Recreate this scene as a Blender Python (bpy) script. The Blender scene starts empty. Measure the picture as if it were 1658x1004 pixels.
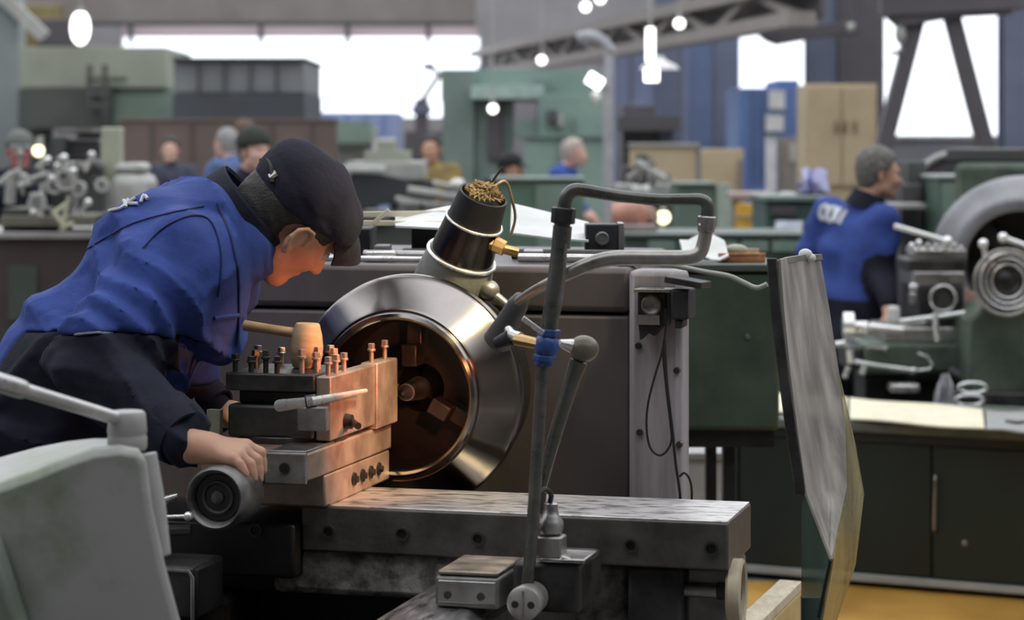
import bpy, bmesh, math, random
import numpy as np
from mathutils import Vector, Matrix, noise as mnoise
random.seed(7)
SC = bpy.context.scene
COL = SC.collection
PI = math.pi
V = Vector
# ------------------------------------------------------------------ camera geometry
F, CX, HY, CZ = 3900.0, 829.0, 230.0, 1.6
def wp(px, py, Y):
    """point at depth Y on the sight line through photo pixel (px, py)"""
    return V(((px-CX)/F*Y, Y, CZ-(py-HY)/F*Y))
TH = math.radians(15)
LF = Matrix.Translation((-.207, 4.30, 0)) @ Matrix.Rotation(-TH, 4, 'Z')     # lathe frame: x along the cross slide, y towards the headstock
LFI = LF.inverted()
def _hit(px, py, ax, val):
    o = LFI @ V((0, 0, CZ)); d = LFI.to_3x3() @ V(((px-CX)/F, 1, -(py-HY)/F))
    t = (val-o[ax])/d[ax]
    return o+d*t
def ly(px, py, y): return _hit(px, py, 1, y)
def lx(px, py, x): return _hit(px, py, 0, x)
def lz(px, py, z): return _hit(px, py, 2, z)

# ------------------------------------------------------------------ materials
MATS = {}
def mat(name, col, rough=.6, metal=0., col2=None, scale=8., amt=.5, bump=0., bscale=60., rvar=.1, stretch=(1, 1, 1), spec=.5, aniso=0., detail=6, contrast=None, trans=0., alpha=1., sss=0., bdist=.004, emit=None, estr=0.):
    if name in MATS: return MATS[name]
    m = bpy.data.materials.new(name); m.use_nodes = True
    nt = m.node_tree; N = nt.nodes; L = nt.links
    b = N['Principled BSDF']
    b.inputs['Roughness'].default_value = rough; b.inputs['Metallic'].default_value = metal
    b.inputs['Specular IOR Level'].default_value = spec
    b.inputs['Anisotropic'].default_value = aniso
    b.inputs['Transmission Weight'].default_value = trans
    b.inputs['Alpha'].default_value = alpha
    if sss: b.inputs['Subsurface Weight'].default_value = sss; b.inputs['Subsurface Radius'].default_value = (.02, .008, .004); b.inputs['Subsurface Scale'].default_value = .3
    if emit: b.inputs['Emission Color'].default_value = (*emit, 1); b.inputs['Emission Strength'].default_value = estr
    tc = N.new('ShaderNodeTexCoord'); mp = N.new('ShaderNodeMapping'); mp.inputs['Scale'].default_value = stretch
    L.new(tc.outputs['Object'], mp.inputs['Vector'])
    nz = N.new('ShaderNodeTexNoise'); nz.inputs['Scale'].default_value = scale; nz.inputs['Detail'].default_value = detail; nz.inputs['Roughness'].default_value = .62
    L.new(mp.outputs['Vector'], nz.inputs['Vector'])
    if col2 is None: col2 = tuple(c*(1-.45*amt) for c in col)
    cr = N.new('ShaderNodeValToRGB'); lo, hi = contrast or (.35, .65)
    cr.color_ramp.elements[0].position = lo; cr.color_ramp.elements[0].color = (*col2, 1)
    cr.color_ramp.elements[1].position = hi; cr.color_ramp.elements[1].color = (*col, 1)
    L.new(nz.outputs['Fac'], cr.inputs['Fac']); L.new(cr.outputs['Color'], b.inputs['Base Color'])
    if rvar:
        mr = N.new('ShaderNodeMapRange'); mr.inputs['To Min'].default_value = max(.02, rough-rvar); mr.inputs['To Max'].default_value = min(1, rough+rvar)
        mr.inputs['From Min'].default_value = .3; mr.inputs['From Max'].default_value = .7
        L.new(nz.outputs['Fac'], mr.inputs['Value']); L.new(mr.outputs['Result'], b.inputs['Roughness'])
    if bump:
        n2 = N.new('ShaderNodeTexNoise'); n2.inputs['Scale'].default_value = bscale; n2.inputs['Detail'].default_value = 5
        L.new(mp.outputs['Vector'], n2.inputs['Vector'])
        bp = N.new('ShaderNodeBump'); bp.inputs['Strength'].default_value = bump; bp.inputs['Distance'].default_value = bdist
        L.new(n2.outputs['Fac'], bp.inputs['Height']); L.new(bp.outputs['Normal'], b.inputs['Normal'])
    MATS[name] = m
    return m

# ------------------------------------------------------------------ mesh builder
def frame_from(axis, up=None):
    z = V(axis).normalized(); u = V(up) if up else (V((0, 0, 1)) if abs(z.z) < .95 else V((0, 1, 0)))
    x = u.cross(z).normalized(); y = z.cross(x)
    return x, y, z
class MB:
    def __init__(s, Fm=None): s.v = []; s.f = []; s.mi = []; s.F = Fm or Matrix()
    def add(s, vs, fs, m=0):
        n = len(s.v); s.v += [tuple(s.F @ V(p)) for p in vs]
        for f in fs: s.f.append(tuple(i+n for i in f)); s.mi.append(m)
        return s
    def bx(s, x0, x1, y0, y1, z0, z1, m=0):
        vs = [(x, y, z) for z in (z0, z1) for y in (y0, y1) for x in (x0, x1)]
        return s.add(vs, [(0, 2, 3, 1), (4, 5, 7, 6), (0, 1, 5, 4), (2, 6, 7, 3), (0, 4, 6, 2), (1, 3, 7, 5)], m)
    def obox(s, c, size, R=None, m=0):
        """box of a size centred at c, turned by the 3x3 R"""
        R = R or Matrix.Identity(3); h = V(size)/2
        vs = [V(c)+R @ V((x*h.x, y*h.y, z*h.z)) for z in (-1, 1) for y in (-1, 1) for x in (-1, 1)]
        return s.add(vs, [(0, 2, 3, 1), (4, 5, 7, 6), (0, 1, 5, 4), (2, 6, 7, 3), (0, 4, 6, 2), (1, 3, 7, 5)], m)
    def bar(s, a, b, w, h, up=None, m=0):
        a = V(a); b = V(b); x, y, z = frame_from(b-a, up)
        vs = [p+x*(sx*w/2)+y*(sy*h/2) for p in (a, b) for sy in (-1, 1) for sx in (-1, 1)]
        return s.add(vs, [(0, 2, 3, 1), (4, 5, 7, 6), (0, 1, 5, 4), (2, 6, 7, 3), (0, 4, 6, 2), (1, 3, 7, 5)], m)
    def rev(s, prof, o, axis, n=32, m=0, up=None, sc=(1, 1)):
        """revolve [(t, r), ...] round the axis through o; caps where the ends have a radius"""
        o = V(o); x, y, z = frame_from(axis, up); vs = []; fs = []
        for t, r in prof:
            r = max(r, 1e-5)
            for k in range(n):
                a = 2*PI*k/n; vs.append(o+z*t+x*(r*math.cos(a)*sc[0])+y*(r*math.sin(a)*sc[1]))
        P = len(prof)
        for i in range(P-1):
            for k in range(n):
                k2 = (k+1) % n; fs.append((i*n+k, i*n+k2, (i+1)*n+k2, (i+1)*n+k))
        if prof[0] != prof[-1]:
            fs.append(tuple(reversed(range(n)))); fs.append(tuple((P-1)*n+k for k in range(n)))
        return s.add(vs, fs, m)
    def cyl(s, a, b, r0, r1=None, n=24, m=0):
        a = V(a); b = V(b); r1 = r0 if r1 is None else r1
        return s.rev([(0, r0), ((b-a).length, r1)], a, b-a, n, m)
    def ring(s, o, axis, R, r, n=40, k=12, m=0, sc=(1, 1)):
        return s.rev([(r*math.sin(2*PI*i/k), R+r*math.cos(2*PI*i/k)) for i in range(k)]+[(0.0, R+r)], o, axis, n, m, None, sc)
    def sph(s, c, r, n=20, k=12, m=0, R=None):
        r = (r, r, r) if not hasattr(r, '__len__') else r; R = R or Matrix.Identity(3); c = V(c)
        vs = [c+R @ V((0, 0, r[2]))]; fs = []
        for i in range(1, k):
            th = PI*i/k
            for j in range(n):
                a = 2*PI*j/n; vs.append(c+R @ V((r[0]*math.sin(th)*math.cos(a), r[1]*math.sin(th)*math.sin(a), r[2]*math.cos(th))))
        vs.append(c+R @ V((0, 0, -r[2]))); last = len(vs)-1
        for j in range(n): fs.append((0, 1+j, 1+(j+1) % n)); fs.append((last, last-n+(j+1) % n, last-n+j))
        for i in range(k-2):
            for j in range(n):
                a = 1+i*n; fs.append((a+j, a+n+j, a+n+(j+1) % n, a+(j+1) % n))
        return s.add(vs, fs, m)
    def tube(s, path, r, n=12, m=0, smooth=0, closed=False):
        P = [V(p) for p in path]
        if smooth: P = catmull(P, smooth, closed)
        R = r if hasattr(r, '__len__') else [r]*len(P)
        if len(R) != len(P): R = [R[min(len(R)-1, int(i/(len(P)-1)*(len(R)-1)))]*(1-(i/(len(P)-1)*(len(R)-1)) % 1)+R[min(len(R)-1, int(i/(len(P)-1)*(len(R)-1))+1)]*((i/(len(P)-1)*(len(R)-1)) % 1) for i in range(len(P))]
        vs = []; fs = []; x = None
        for i, p in enumerate(P):
            if closed: d = P[(i+1) % len(P)]-P[i-1]
            else: d = (P[min(i+1, len(P)-1)]-P[max(i-1, 0)])
            d.normalize()
            if x is None: x, _, _ = frame_from(d)
            x = (x-d*x.dot(d)).normalized(); y = d.cross(x)
            for k in range(n):
                a = 2*PI*k/n; vs.append(p+x*(R[i]*math.cos(a))+y*(R[i]*math.sin(a)))
        L = len(P)
        for i in range(L if closed else L-1):
            j = (i+1) % L
            for k in range(n): fs.append((i*n+k, i*n+(k+1) % n, j*n+(k+1) % n, j*n+k))
        if not closed: fs.append(tuple(reversed(range(n)))); fs.append(tuple((L-1)*n+k for k in range(n)))
        return s.add(vs, fs, m)
    def prism(s, pts, vec, m=0):
        """extrude the polygon by vec"""
        P = [V(p) for p in pts]; n = len(P); vec = V(vec)
        vs = P+[p+vec for p in P]
        nrm = V((0, 0, 0))
        for i in range(n): nrm += P[i].cross(P[(i+1) % n])
        fs = [tuple(range(n)), tuple(reversed(range(n, 2*n)))]+[((i+1) % n, i, i+n, (i+1) % n+n) for i in range(n)]
        if nrm.dot(vec) > 0: fs = [tuple(reversed(f)) for f in fs]
        return s.add(vs, fs, m)
    def sheet(s, rows, th, m=0):
        """thick sheet over a grid of points (rows of equal length)"""
        R = [[V(p) for p in r] for r in rows]; h = len(R); w = len(R[0]); top = []; bot = []
        for i in range(h):
            for j in range(w):
                du = R[i][min(j+1, w-1)]-R[i][max(j-1, 0)]; dv = R[min(i+1, h-1)][j]-R[max(i-1, 0)][j]
                n = du.cross(dv)
                n = n.normalized() if n.length > 1e-12 else V((0, 0, 1))
                top.append(R[i][j]+n*th/2); bot.append(R[i][j]-n*th/2)
        k = h*w; fs = []
        for i in range(h-1):
            for j in range(w-1):
                a = i*w+j; fs.append((a, a+1, a+w+1, a+w)); fs.append((k+a, k+a+w, k+a+w+1, k+a+1))
        edge = [j for j in range(w)]+[i*w+w-1 for i in range(1, h)]+[(h-1)*w+j for j in range(w-2, -1, -1)]+[i*w for i in range(h-2, 0, -1)]
        for i in range(len(edge)):
            a, b = edge[i], edge[(i+1) % len(edge)]; fs.append((b, a, k+a, k+b))
        return s.add(top+bot, fs, m)

def catmull(P, n, closed=False):
    out = []; L = len(P)
    rng = range(L if closed else L-1)
    for i in rng:
        p0 = P[(i-1) % L] if closed else P[max(i-1, 0)]; p1 = P[i]; p2 = P[(i+1) % L]; p3 = P[(i+2) % L] if closed else P[min(i+2, L-1)]
        for k in range(n):
            t = k/n; out.append(.5*((2*p1)+(-p0+p2)*t+(2*p0-5*p1+4*p2-p3)*t*t+(-p0+3*p1-3*p2+p3)*t**3))
    if not closed: out.append(P[-1])
    return out

# ------------------------------------------------------------------ linking
MW = {}
def thing(name, label, cat, loc, rotz=0., group=None):
    o = bpy.data.objects.new(name, None); COL.objects.link(o); o.empty_display_size = .1
    o.location = loc; o.rotation_euler = (0, 0, rotz)
    MW[o.name] = Matrix.Translation(V(loc)) @ Matrix.Rotation(rotz, 4, 'Z')
    o['label'] = label; o['category'] = cat
    if group: o['group'] = group
    return o
def make_mesh(name, verts, faces, mats, mi=None, angle=38):
    me = bpy.data.meshes.new(name); me.from_pydata(verts, [], faces)
    for m in (mats if isinstance(mats, (list, tuple)) else [mats]): me.materials.append(m)
    if mi is not None: me.polygons.foreach_set('material_index', mi)
    me.polygons.foreach_set('use_smooth', [True]*len(me.polygons))
    me.update()
    if angle < 180: me.set_sharp_from_angle(angle=math.radians(angle))
    return me
def obj(name, mb, mats, parent=None, bevel=0., angle=38, label=None):
    """link a builder as ONE mesh; with a parent it is a part of that thing"""
    if parent is not None:
        inv = MW[parent.name].inverted()
        me = make_mesh(name, [tuple(inv @ V(p)) for p in mb.v], mb.f, mats, mb.mi, angle)
        o = bpy.data.objects.new(name, me); COL.objects.link(o); o.parent = parent
        MW[o.name] = MW[parent.name]
    else:
        A = np.array(mb.v); c = V(((A[:, 0].min()+A[:, 0].max())/2, (A[:, 1].min()+A[:, 1].max())/2, A[:, 2].min()))
        me = make_mesh(name, [tuple(V(p)-c) for p in mb.v], mb.f, mats, mb.mi, angle)
        o = bpy.data.objects.new(name, me); COL.objects.link(o); o.location = c
        MW[o.name] = Matrix.Translation(c)
    if bevel:
        b = o.modifiers.new('edge', 'BEVEL'); b.width = bevel; b.segments = 2; b.limit_method = 'ANGLE'; b.angle_limit = math.radians(50); b.harden_normals = False
    if label: o['label'] = label
    return o
def tag(o, label, cat, group=None, kind=None):
    o['label'] = label; o['category'] = cat
    if group: o['group'] = group
    if kind: o['kind'] = kind
    return o
def struct(name, mb, m, bevel=0., angle=38):
    o = obj(name, mb, m, None, bevel, angle); o['kind'] = 'structure'
    return o
def dup(root, M, label=None, group=None):
    """copy of a thing with copies of its parts and sub-parts, placed by the world matrix M"""
    r = root.copy(); COL.objects.link(r); r.matrix_world = M; MW[r.name] = M
    if label: r['label'] = label
    if group: r['group'] = group
    def rec(src, dst):
        for ch in list(src.children):
            c = ch.copy(); COL.objects.link(c); c.parent = dst; MW[c.name] = M
            rec(ch, c)
    rec(root, r)
    return r

# ------------------------------------------------------------------ organic surfaces: smooth unions of tapered limbs on a grid, then surface nets
def rc(a, b, ra, rb, k=None): return ('rc', V(a), V(b), ra, rb, k)
def el(c, r, R=None, k=None): return ('el', V(c), V(r), R or Matrix.Identity(3), k)
def sub(c, r, R=None): return ('sub', V(c), V(r), R or Matrix.Identity(3), None)
def field(prims, P, k0):
    out = None
    for pr in prims:
        if pr[0] == 'rc':
            a, b, ra, rb, k = np.array(pr[1], np.float32), np.array(pr[2], np.float32), pr[3], pr[4], pr[5]
            ba = b-a; L2 = max(float(ba @ ba), 1e-9); pa = P-a
            h = np.clip((pa @ ba)/L2, 0, 1)
            d = np.linalg.norm(pa-h[..., None]*ba, axis=-1)-(ra+h*(rb-ra))
        else:
            c = np.array(pr[1], np.float32); r = np.array(pr[2], np.float32); R = np.array(pr[3], np.float32); k = pr[4]
            q = (P-c) @ R
            k1 = np.linalg.norm(q/r, axis=-1); k2 = np.linalg.norm(q/(r*r), axis=-1)
            d = np.where(k2 > 1e-6, k1*(k1-1)/np.maximum(k2, 1e-6), -r.min())
        kk = k0 if k is None else k
        if out is None: out = d
        elif pr[0] == 'sub': 
            h = np.clip(.5-.5*(out+d)/k0, 0, 1); out = out*(1-h)-d*h+k0*h*(1-h)
        else:
            h = np.clip(.5+.5*(out-d)/kk, 0, 1); out = out*(1-h)+d*h-kk*h*(1-h)
    return out
def nets(prims, vox, k=.03, warp=None, pad=.03, cut=None):
    lo = V((1e9,)*3); hi = V((-1e9,)*3)
    for pr in prims:
        if pr[0] == 'sub': continue
        pts = [(pr[1], pr[3]), (pr[2], pr[4])] if pr[0] == 'rc' else [(pr[1], max(pr[2]))]
        for p, r in pts:
            for i in range(3): lo[i] = min(lo[i], p[i]-r-pad); hi[i] = max(hi[i], p[i]+r+pad)
    n = [int((hi[i]-lo[i])/vox)+2 for i in range(3)]
    ax = [np.float32(lo[i])+np.arange(n[i], dtype=np.float32)*np.float32(vox) for i in range(3)]
    Fd = np.empty(n, np.float32)
    for i in range(0, n[0], 24):
        G = np.stack(np.meshgrid(ax[0][i:i+24], ax[1], ax[2], indexing='ij'), -1)
        f = field(prims, G, k)
        if warp is not None: f = f+warp(G)
        if cut is not None: f = np.maximum(f, cut(G))
        Fd[i:i+24] = f
    s = Fd < 0
    c = [s[i:n[0]-1+i, j:n[1]-1+j, l:n[2]-1+l] for i in (0, 1) for j in (0, 1) for l in (0, 1)]
    anyc = np.logical_or.reduce(c); allc = np.logical_and.reduce(c); mask = anyc & ~allc
    idx = np.full(mask.shape, -1, np.int64); cells = np.argwhere(mask); idx[mask] = np.arange(len(cells))
    acc = np.zeros((len(cells), 3)); cnt = np.zeros(len(cells))
    offs = [(i, j, l) for i in (0, 1) for j in (0, 1) for l in (0, 1)]
    for a in offs:
        for d in range(3):
            if a[d]: continue
            b = list(a); b[d] = 1
            v0 = Fd[cells[:, 0]+a[0], cells[:, 1]+a[1], cells[:, 2]+a[2]]; v1 = Fd[cells[:, 0]+b[0], cells[:, 1]+b[1], cells[:, 2]+b[2]]
            cr = (v0 < 0) != (v1 < 0); t = np.where(cr, v0/np.where(cr, v0-v1, 1), 0)
            p = np.tile(np.array(a, float), (len(cells), 1)); p[:, d] += t
            acc[cr] += p[cr]; cnt[cr] += 1
    verts = (cells+acc/cnt[:, None])*vox+np.array(lo)
    faces = []
    for d in range(3):
        e1, e2 = [(1, 2), (2, 0), (0, 1)][d]
        sl0 = [slice(1, n[q]-1) for q in range(3)]; sl0[d] = slice(0, n[d]-1); sl1 = list(sl0); sl1[d] = slice(1, n[d])
        A = s[tuple(sl0)]; B = s[tuple(sl1)]
        for flip, msk in ((False, A & ~B), (True, ~A & B)):
            g = np.argwhere(msk)
            if not len(g): continue
            st = np.array([0 if q == d else 1 for q in range(3)]); g = g+st
            def at(o1, o2):
                h = g.copy(); h[:, e1] += o1; h[:, e2] += o2
                return idx[h[:, 0], h[:, 1], h[:, 2]]
            q = [at(-1, -1), at(0, -1), at(0, 0), at(-1, 0)]
            if flip: q = q[::-1]
            faces.append(np.stack(q, 1))
    return verts, np.concatenate(faces)
def organic(name, prims, vox, mats, parent=None, k=.03, warp=None, matfn=None, label=None, cut=None, angle=180, relax=1):
    vv, ff = nets(prims, vox, k, warp, cut=cut)
    if relax:     # even the grid steps out
        e = np.concatenate([ff[:, [0, 1]], ff[:, [1, 2]], ff[:, [2, 3]], ff[:, [3, 0]]]); e = np.concatenate([e, e[:, ::-1]])
        for _ in range(relax):
            a = np.zeros_like(vv); c = np.zeros(len(vv)); np.add.at(a, e[:, 0], vv[e[:, 1]]); np.add.at(c, e[:, 0], 1)
            vv = .5*vv+.5*a/np.maximum(c, 1)[:, None]
    mb = MB(); mb.v = [tuple(map(float, p)) for p in vv]; mb.f = [tuple(map(int, q)) for q in ff]
    if matfn is not None:
        cen = vv[ff].mean(1); mb.mi = [int(x) for x in matfn(cen)]
    else: mb.mi = [0]*len(mb.f)
    return obj(name, mb, mats, parent, 0, angle, label)
# ------------------------------------------------------------------ camera, world, lamps of the hall
cam = bpy.data.cameras.new('camera'); co = bpy.data.objects.new('camera', cam); COL.objects.link(co); SC.camera = co
co.location = (0, 0, CZ); co.rotation_euler = (PI/2, 0, 0)
cam.sensor_fit = 'HORIZONTAL'; cam.sensor_width = 36; cam.lens = F/1658*36; cam.shift_y = -(502-HY)/1658
cam.clip_start = .05; cam.clip_end = 400
cam.dof.use_dof = True; cam.dof.focus_distance = 4.15; cam.dof.aperture_fstop = 4.8; cam.dof.aperture_blades = 7
SC.view_settings.view_transform = 'Standard'; SC.view_settings.look = 'None'; SC.view_settings.exposure = 0; SC.view_settings.gamma = 1
SC.view_settings.use_curve_mapping = False
SC.cycles.use_denoising = True
SC.cycles.max_bounces = 8; SC.cycles.transparent_max_bounces = 12; SC.cycles.sample_clamp_indirect = 6
w = bpy.data.worlds.new('sky'); SC.world = w; w.use_nodes = True
ROOF_BAY, ROOF_GAP = 1.3, 4.0
bg = w.node_tree.nodes['Background']; bg.inputs['Color'].default_value = (.93, .96, 1, 1); bg.inputs['Strength'].default_value = 2.6
def area(name, loc, rot, sx, sy, power, col):
    l = bpy.data.lights.new(name, 'AREA'); l.shape = 'RECTANGLE'; l.size = sx; l.size_y = sy; l.energy = power; l.color = col
    o = bpy.data.objects.new(name, l); COL.objects.link(o); o.location = loc; o.rotation_euler = rot
    return o
# ------------------------------------------------------------------ materials of the near machines
steel = mat('worn_steel', (.50, .49, .48), .38, 1, (.30, .28, .27), 14, bump=.15, bscale=90, rvar=.12)
bright = mat('bright_steel', (.84, .83, .82), .28, .7, (.6, .58, .56), 20, rvar=.08)
darksteel = mat('oily_dark_steel', (.085, .082, .08), .42, .6, (.035, .033, .032), 12, bump=.25, bscale=70, rvar=.12)
blacksteel = mat('black_oily_iron', (.028, .027, .027), .45, .3, (.012, .012, .012), 9, bump=.2, bscale=50)
castiron = mat('rough_cast_iron', (.46, .43, .39), .7, .1, (.12, .11, .10), 26, bump=.8, bscale=55, contrast=(.38, .62))
turned = mat('turned_ring_steel', (.31, .285, .27), .20, 1, (.24, .22, .21), 5, rvar=.03, aniso=.8)
enamel = mat('grey_brown_enamel', (.125, .108, .112), .48, 0, (.066, .056, .057), 4, bump=.12, bscale=40, stretch=(1, 1, .5))
lilac = mat('scuffed_lilac_grey_paint', (.44, .42, .45), .55, 0, (.24, .225, .24), 9, bump=.15, stretch=(4, 4, .35), contrast=(.3, .7))
greyblock = mat('oily_grey_block', (.30, .29, .28), .42, .5, (.13, .125, .12), 14, bump=.2)
toolsteel = mat('tool_holder_steel', (.42, .32, .27), .45, .5, (.25, .18, .145), 14, bump=.25, bscale=60)
slabtop = mat('ground_slide_steel', (.15, .14, .132), .42, .45, (.075, .07, .065), 12, bump=.2, bscale=80, rvar=.1)
waysteel = mat('ground_way_steel', (.55, .54, .53), .33, .9, (.28, .26, .25), 16, bump=.15, stretch=(6, 1, 1))
chips = mat('scratched_lit_steel_top', (.76, .73, .72), .38, .85, (.16, .14, .13), 38, bump=.3, bscale=70, contrast=(.34, .5), stretch=(.5, 1.6, 1))  # scratched steel, with the light on the slab top put into its bright tone
wood = mat('pale_turned_wood', (.62, .43, .26), .6, 0, (.40, .24, .12), 10, stretch=(1, 1, 6))
blue_paint = mat('blue_valve_paint', (.035, .10, .36), .38, 0, (.02, .05, .18), 20)
brass = mat('dull_brass', (.66, .45, .22), .35, 1, (.4, .26, .12), 20)
pipe_m = mat('grey_green_painted_pipe', (.15, .15, .137), .3, .45, (.07, .07, .065), 16, bump=.1)
pipe_w = mat('worn_light_pipe', (.42, .40, .37), .35, .7, (.22, .21, .19), 16)
rubber = mat('black_rubber', (.018, .018, .02), .55, 0)
olive = mat('olive_knob_paint', (.25, .235, .17), .4, .2, (.13, .12, .085), 14)
whitepaper = mat('white_sheet_paper', (.82, .82, .80), .7, 0, (.68, .68, .66), 6)
creampaper = mat('cream_sheet_paper', (.84, .78, .60), .75, 0, (.72, .66, .48), 10)
straw = mat('straw_coloured_wire', (.48, .38, .24), .5, .2, (.28, .2, .11), 30)

zs = lambda px, py, y: ly(px, py, y).z
# ------------------------------------------------------------------ the lathe: headstock, chuck, bed
lathe = thing('lathe', 'big metalworking lathe with grey brown headstock behind the bright steel ring', 'lathe', LF @ V((.1, .5, 0)), -TH)
HF = .30
zt = zs(760, 430, HF); zse = zs(900, 506, HF)
xa = ly(180, 500, HF).x; xb = ly(1020, 500, HF).x; xc = ly(1109, 500, HF).x
m = MB(LF); m.prism([(xa, HF, .62), (xb, HF, .62), (xb, .68, .62), (.26, 1.15, .62), (xa, 1.15, .62)], (0, 0, zse-.003-.62)); m.bx(xa+.01, .25, HF+.05, 1.1, .02, .62)
obj('headstock_housing', m, enamel, lathe, .008)
m = MB(LF); m.prism([(xa-.004, HF-.006, zse+.002), (xb+.002, HF-.006, zse+.002), (xb+.002, .68, zse+.002), (.262, 1.15, zse+.002), (xa-.004, 1.15, zse+.002)], (0, 0, zt-zse-.002))
obj('headstock_cover', m, enamel, lathe, .012)
m = MB(LF); m.bx(xb+.003, xc, HF-.03, HF+.05, .05, zt-.002)
obj('end_panel', m, lilac, lathe, .012, label='scuffed lilac grey end panel')
m = MB(LF)
for px, py in ((1034, 560), (1096, 600), (1036, 700), (1100, 720)):
    p = ly(px, py, HF-.03); m = MB(LF); m.cyl((p.x, p.y+.004, p.z), (p.x, p.y-.006, p.z), .007, .006, 10); obj('panel_screw', m, darksteel, lathe)
# spindle nose, chuck and jaws inside the ring
m = MB(LF); o = (0, 0, 1.147)
m.rev([(.30, .11), (.235, .11), (.235, .185), (.225, .19), (.16, .19), (.15, .185), (.15, .045), (.30, .045), (.30, .11)], o, (0, 1, 0), 56)
chuck = obj('chuck', m, blacksteel, lathe)
for k in range(3):
    a = PI/2+k*2*PI/3
    d = V((math.cos(a), 0, math.sin(a))); t = V((-math.sin(a), 0, math.cos(a)))
    m = MB(LF)
    c = V(o)
    m.bar(c+d*.055+V((0, .13, 0)), c+d*.125+V((0, .13, 0)), .030, .045, (0, 1, 0))
    m.bar(c+d*.045+V((0, .10, 0)), c+d*.085+V((0, .10, 0)), .030, .05, (0, 1, 0))
    obj('chuck_jaw', m, darksteel, lathe, .003)
m = MB(LF); m.cyl((.0, .14, 1.147), (0, .06, 1.147), .022, .016, 24); m.cyl((.0, .06, 1.147), (0, .04, 1.147), .014, .003, 24)
obj('spindle_centre', m, steel, lathe)
# bed ways and bed body
RW = .88; r0 = lz(606, 1002, RW).x; r1 = lz(768, 1002, RW).x
m = MB(LF); m.prism([(r0, -2.2, RW-.03), (r0, -2.2, RW-.004), (r0+.006, -2.2, RW), (r1-.03, -2.2, RW), (r1, -2.2, RW-.022), (r1, -2.2, RW-.06), (r0+.02, -2.2, RW-.06)], (0, 2.45, 0))
obj('bed_way', m, waysteel, lathe, label='ground steel bed way')
m = MB(LF); m.bx(r0+.012, r1-.01, -2.2, .28, .62, RW-.061); obj('bed_wall', m, blacksteel, lathe)
LW = .84; l1 = lz(304, 1003, LW).x
m = MB(LF); m.prism([(l1-.11, -2.2, LW-.05), (l1-.11, -2.2, LW-.01), (l1-.10, -2.2, LW), (l1-.006, -2.2, LW), (l1, -2.2, LW-.006), (l1, -2.2, LW-.05)], (0, 2.45, 0))
obj('bed_way', m, darksteel, lathe, label='dark oily bed way')
m = MB(LF); m.bx(l1-.10, l1-.01, -2.2, .28, .55, LW-.051); obj('bed_wall', m, blacksteel, lathe)
m = MB(LF); m.bx(l1-.12, r1+.02, -2.2, .28, .02, .56); obj('bed_body', m, blacksteel, lathe, .01)

# ------------------------------------------------------------------ the turned ring in the chuck
m = MB(LF)
m.rev([(.125, .131), (.012, .131), (.004, .1325), (-.003, .1365), (-.006, .141), (-.003, .1465), (.004, .149), (.007, .151), (.006, .1535), (.010, .158),
       (.060, .203), (.063, .208), (.067, .211), (.072, .2105), (.074, .2065), (.078, .2065), (.080, .2115), (.088, .2135), (.092, .211), (.094, .206), (.125, .206), (.125, .131)], (0, 0, 1.147), (0, 1, 0), 160)
ring = obj('steel_ring', m, turned, None, 0, 30)
ring.data.transform(Matrix.Rotation(TH, 4, 'Z')); ring.rotation_euler = (0, 0, -TH); MW[ring.name] = MW[ring.name] @ Matrix.Rotation(-TH, 4, 'Z')
turned.node_tree.nodes['Principled BSDF'].inputs['Anisotropic Rotation'].default_value = .25
tg = turned.node_tree.nodes.new('ShaderNodeTangent'); tg.direction_type = 'RADIAL'; tg.axis = 'Y'; turned.node_tree.links.new(tg.outputs[0], turned.node_tree.nodes['Principled BSDF'].inputs['Tangent'])
tag(ring, 'bright turned steel ring clamped in the lathe chuck behind the tool post', 'steel ring')

# ------------------------------------------------------------------ carriage with slide, tool post and handwheel
car = thing('lathe_carriage', 'dark lathe carriage with square tool post, bolted slide slab and handwheel', 'lathe carriage', LF @ V((.1, -.2, .84)), -TH)
SF, SBK, ST = -.318, -.095, .997
sx0 = ly(238, 870, SF).x; sx1 = ly(1179, 846, SF).x
sxm = ly(515, 818, SF).x
m = MB(LF); m.bx(sxm-.03, sx1, SF, SBK, ST-.078, ST-.002)
slab = obj('slide_slab', m, slabtop, car, .004)
m = MB(LF); m.bx(sxm-.028, sx1-.002, SF+.002, SBK-.002, ST-.004, ST)
obj('slide_top', m, chips, slab, .001, label='scratched steel top face painted brighter where light falls')
m = MB(LF); m.bx(sx0-.04, sxm-.031, SF-.03, SBK, ST-.12, ST-.03)
obj('saddle_wing', m, blacksteel, car, .006)
for px, py in ((415, 858), (533, 861), (652, 864), (775, 872), (1022, 883), (1152, 888)):
    p = ly(px, py, SF-(.03 if px < 500 else 0)); m = MB(LF)
    m.rev([(-.004, .0105), (.006, .0115), (.006, .008), (-.012, .007), (-.012, .003)], (p.x, p.y, p.z), (0, -1, 0), 20)
    m.cyl((p.x, p.y+.014, p.z), (p.x, p.y-.0015, p.z), .0085, None, 16, 1)
    obj('slab_bolt', m, [darksteel, blacksteel], car)
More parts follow.
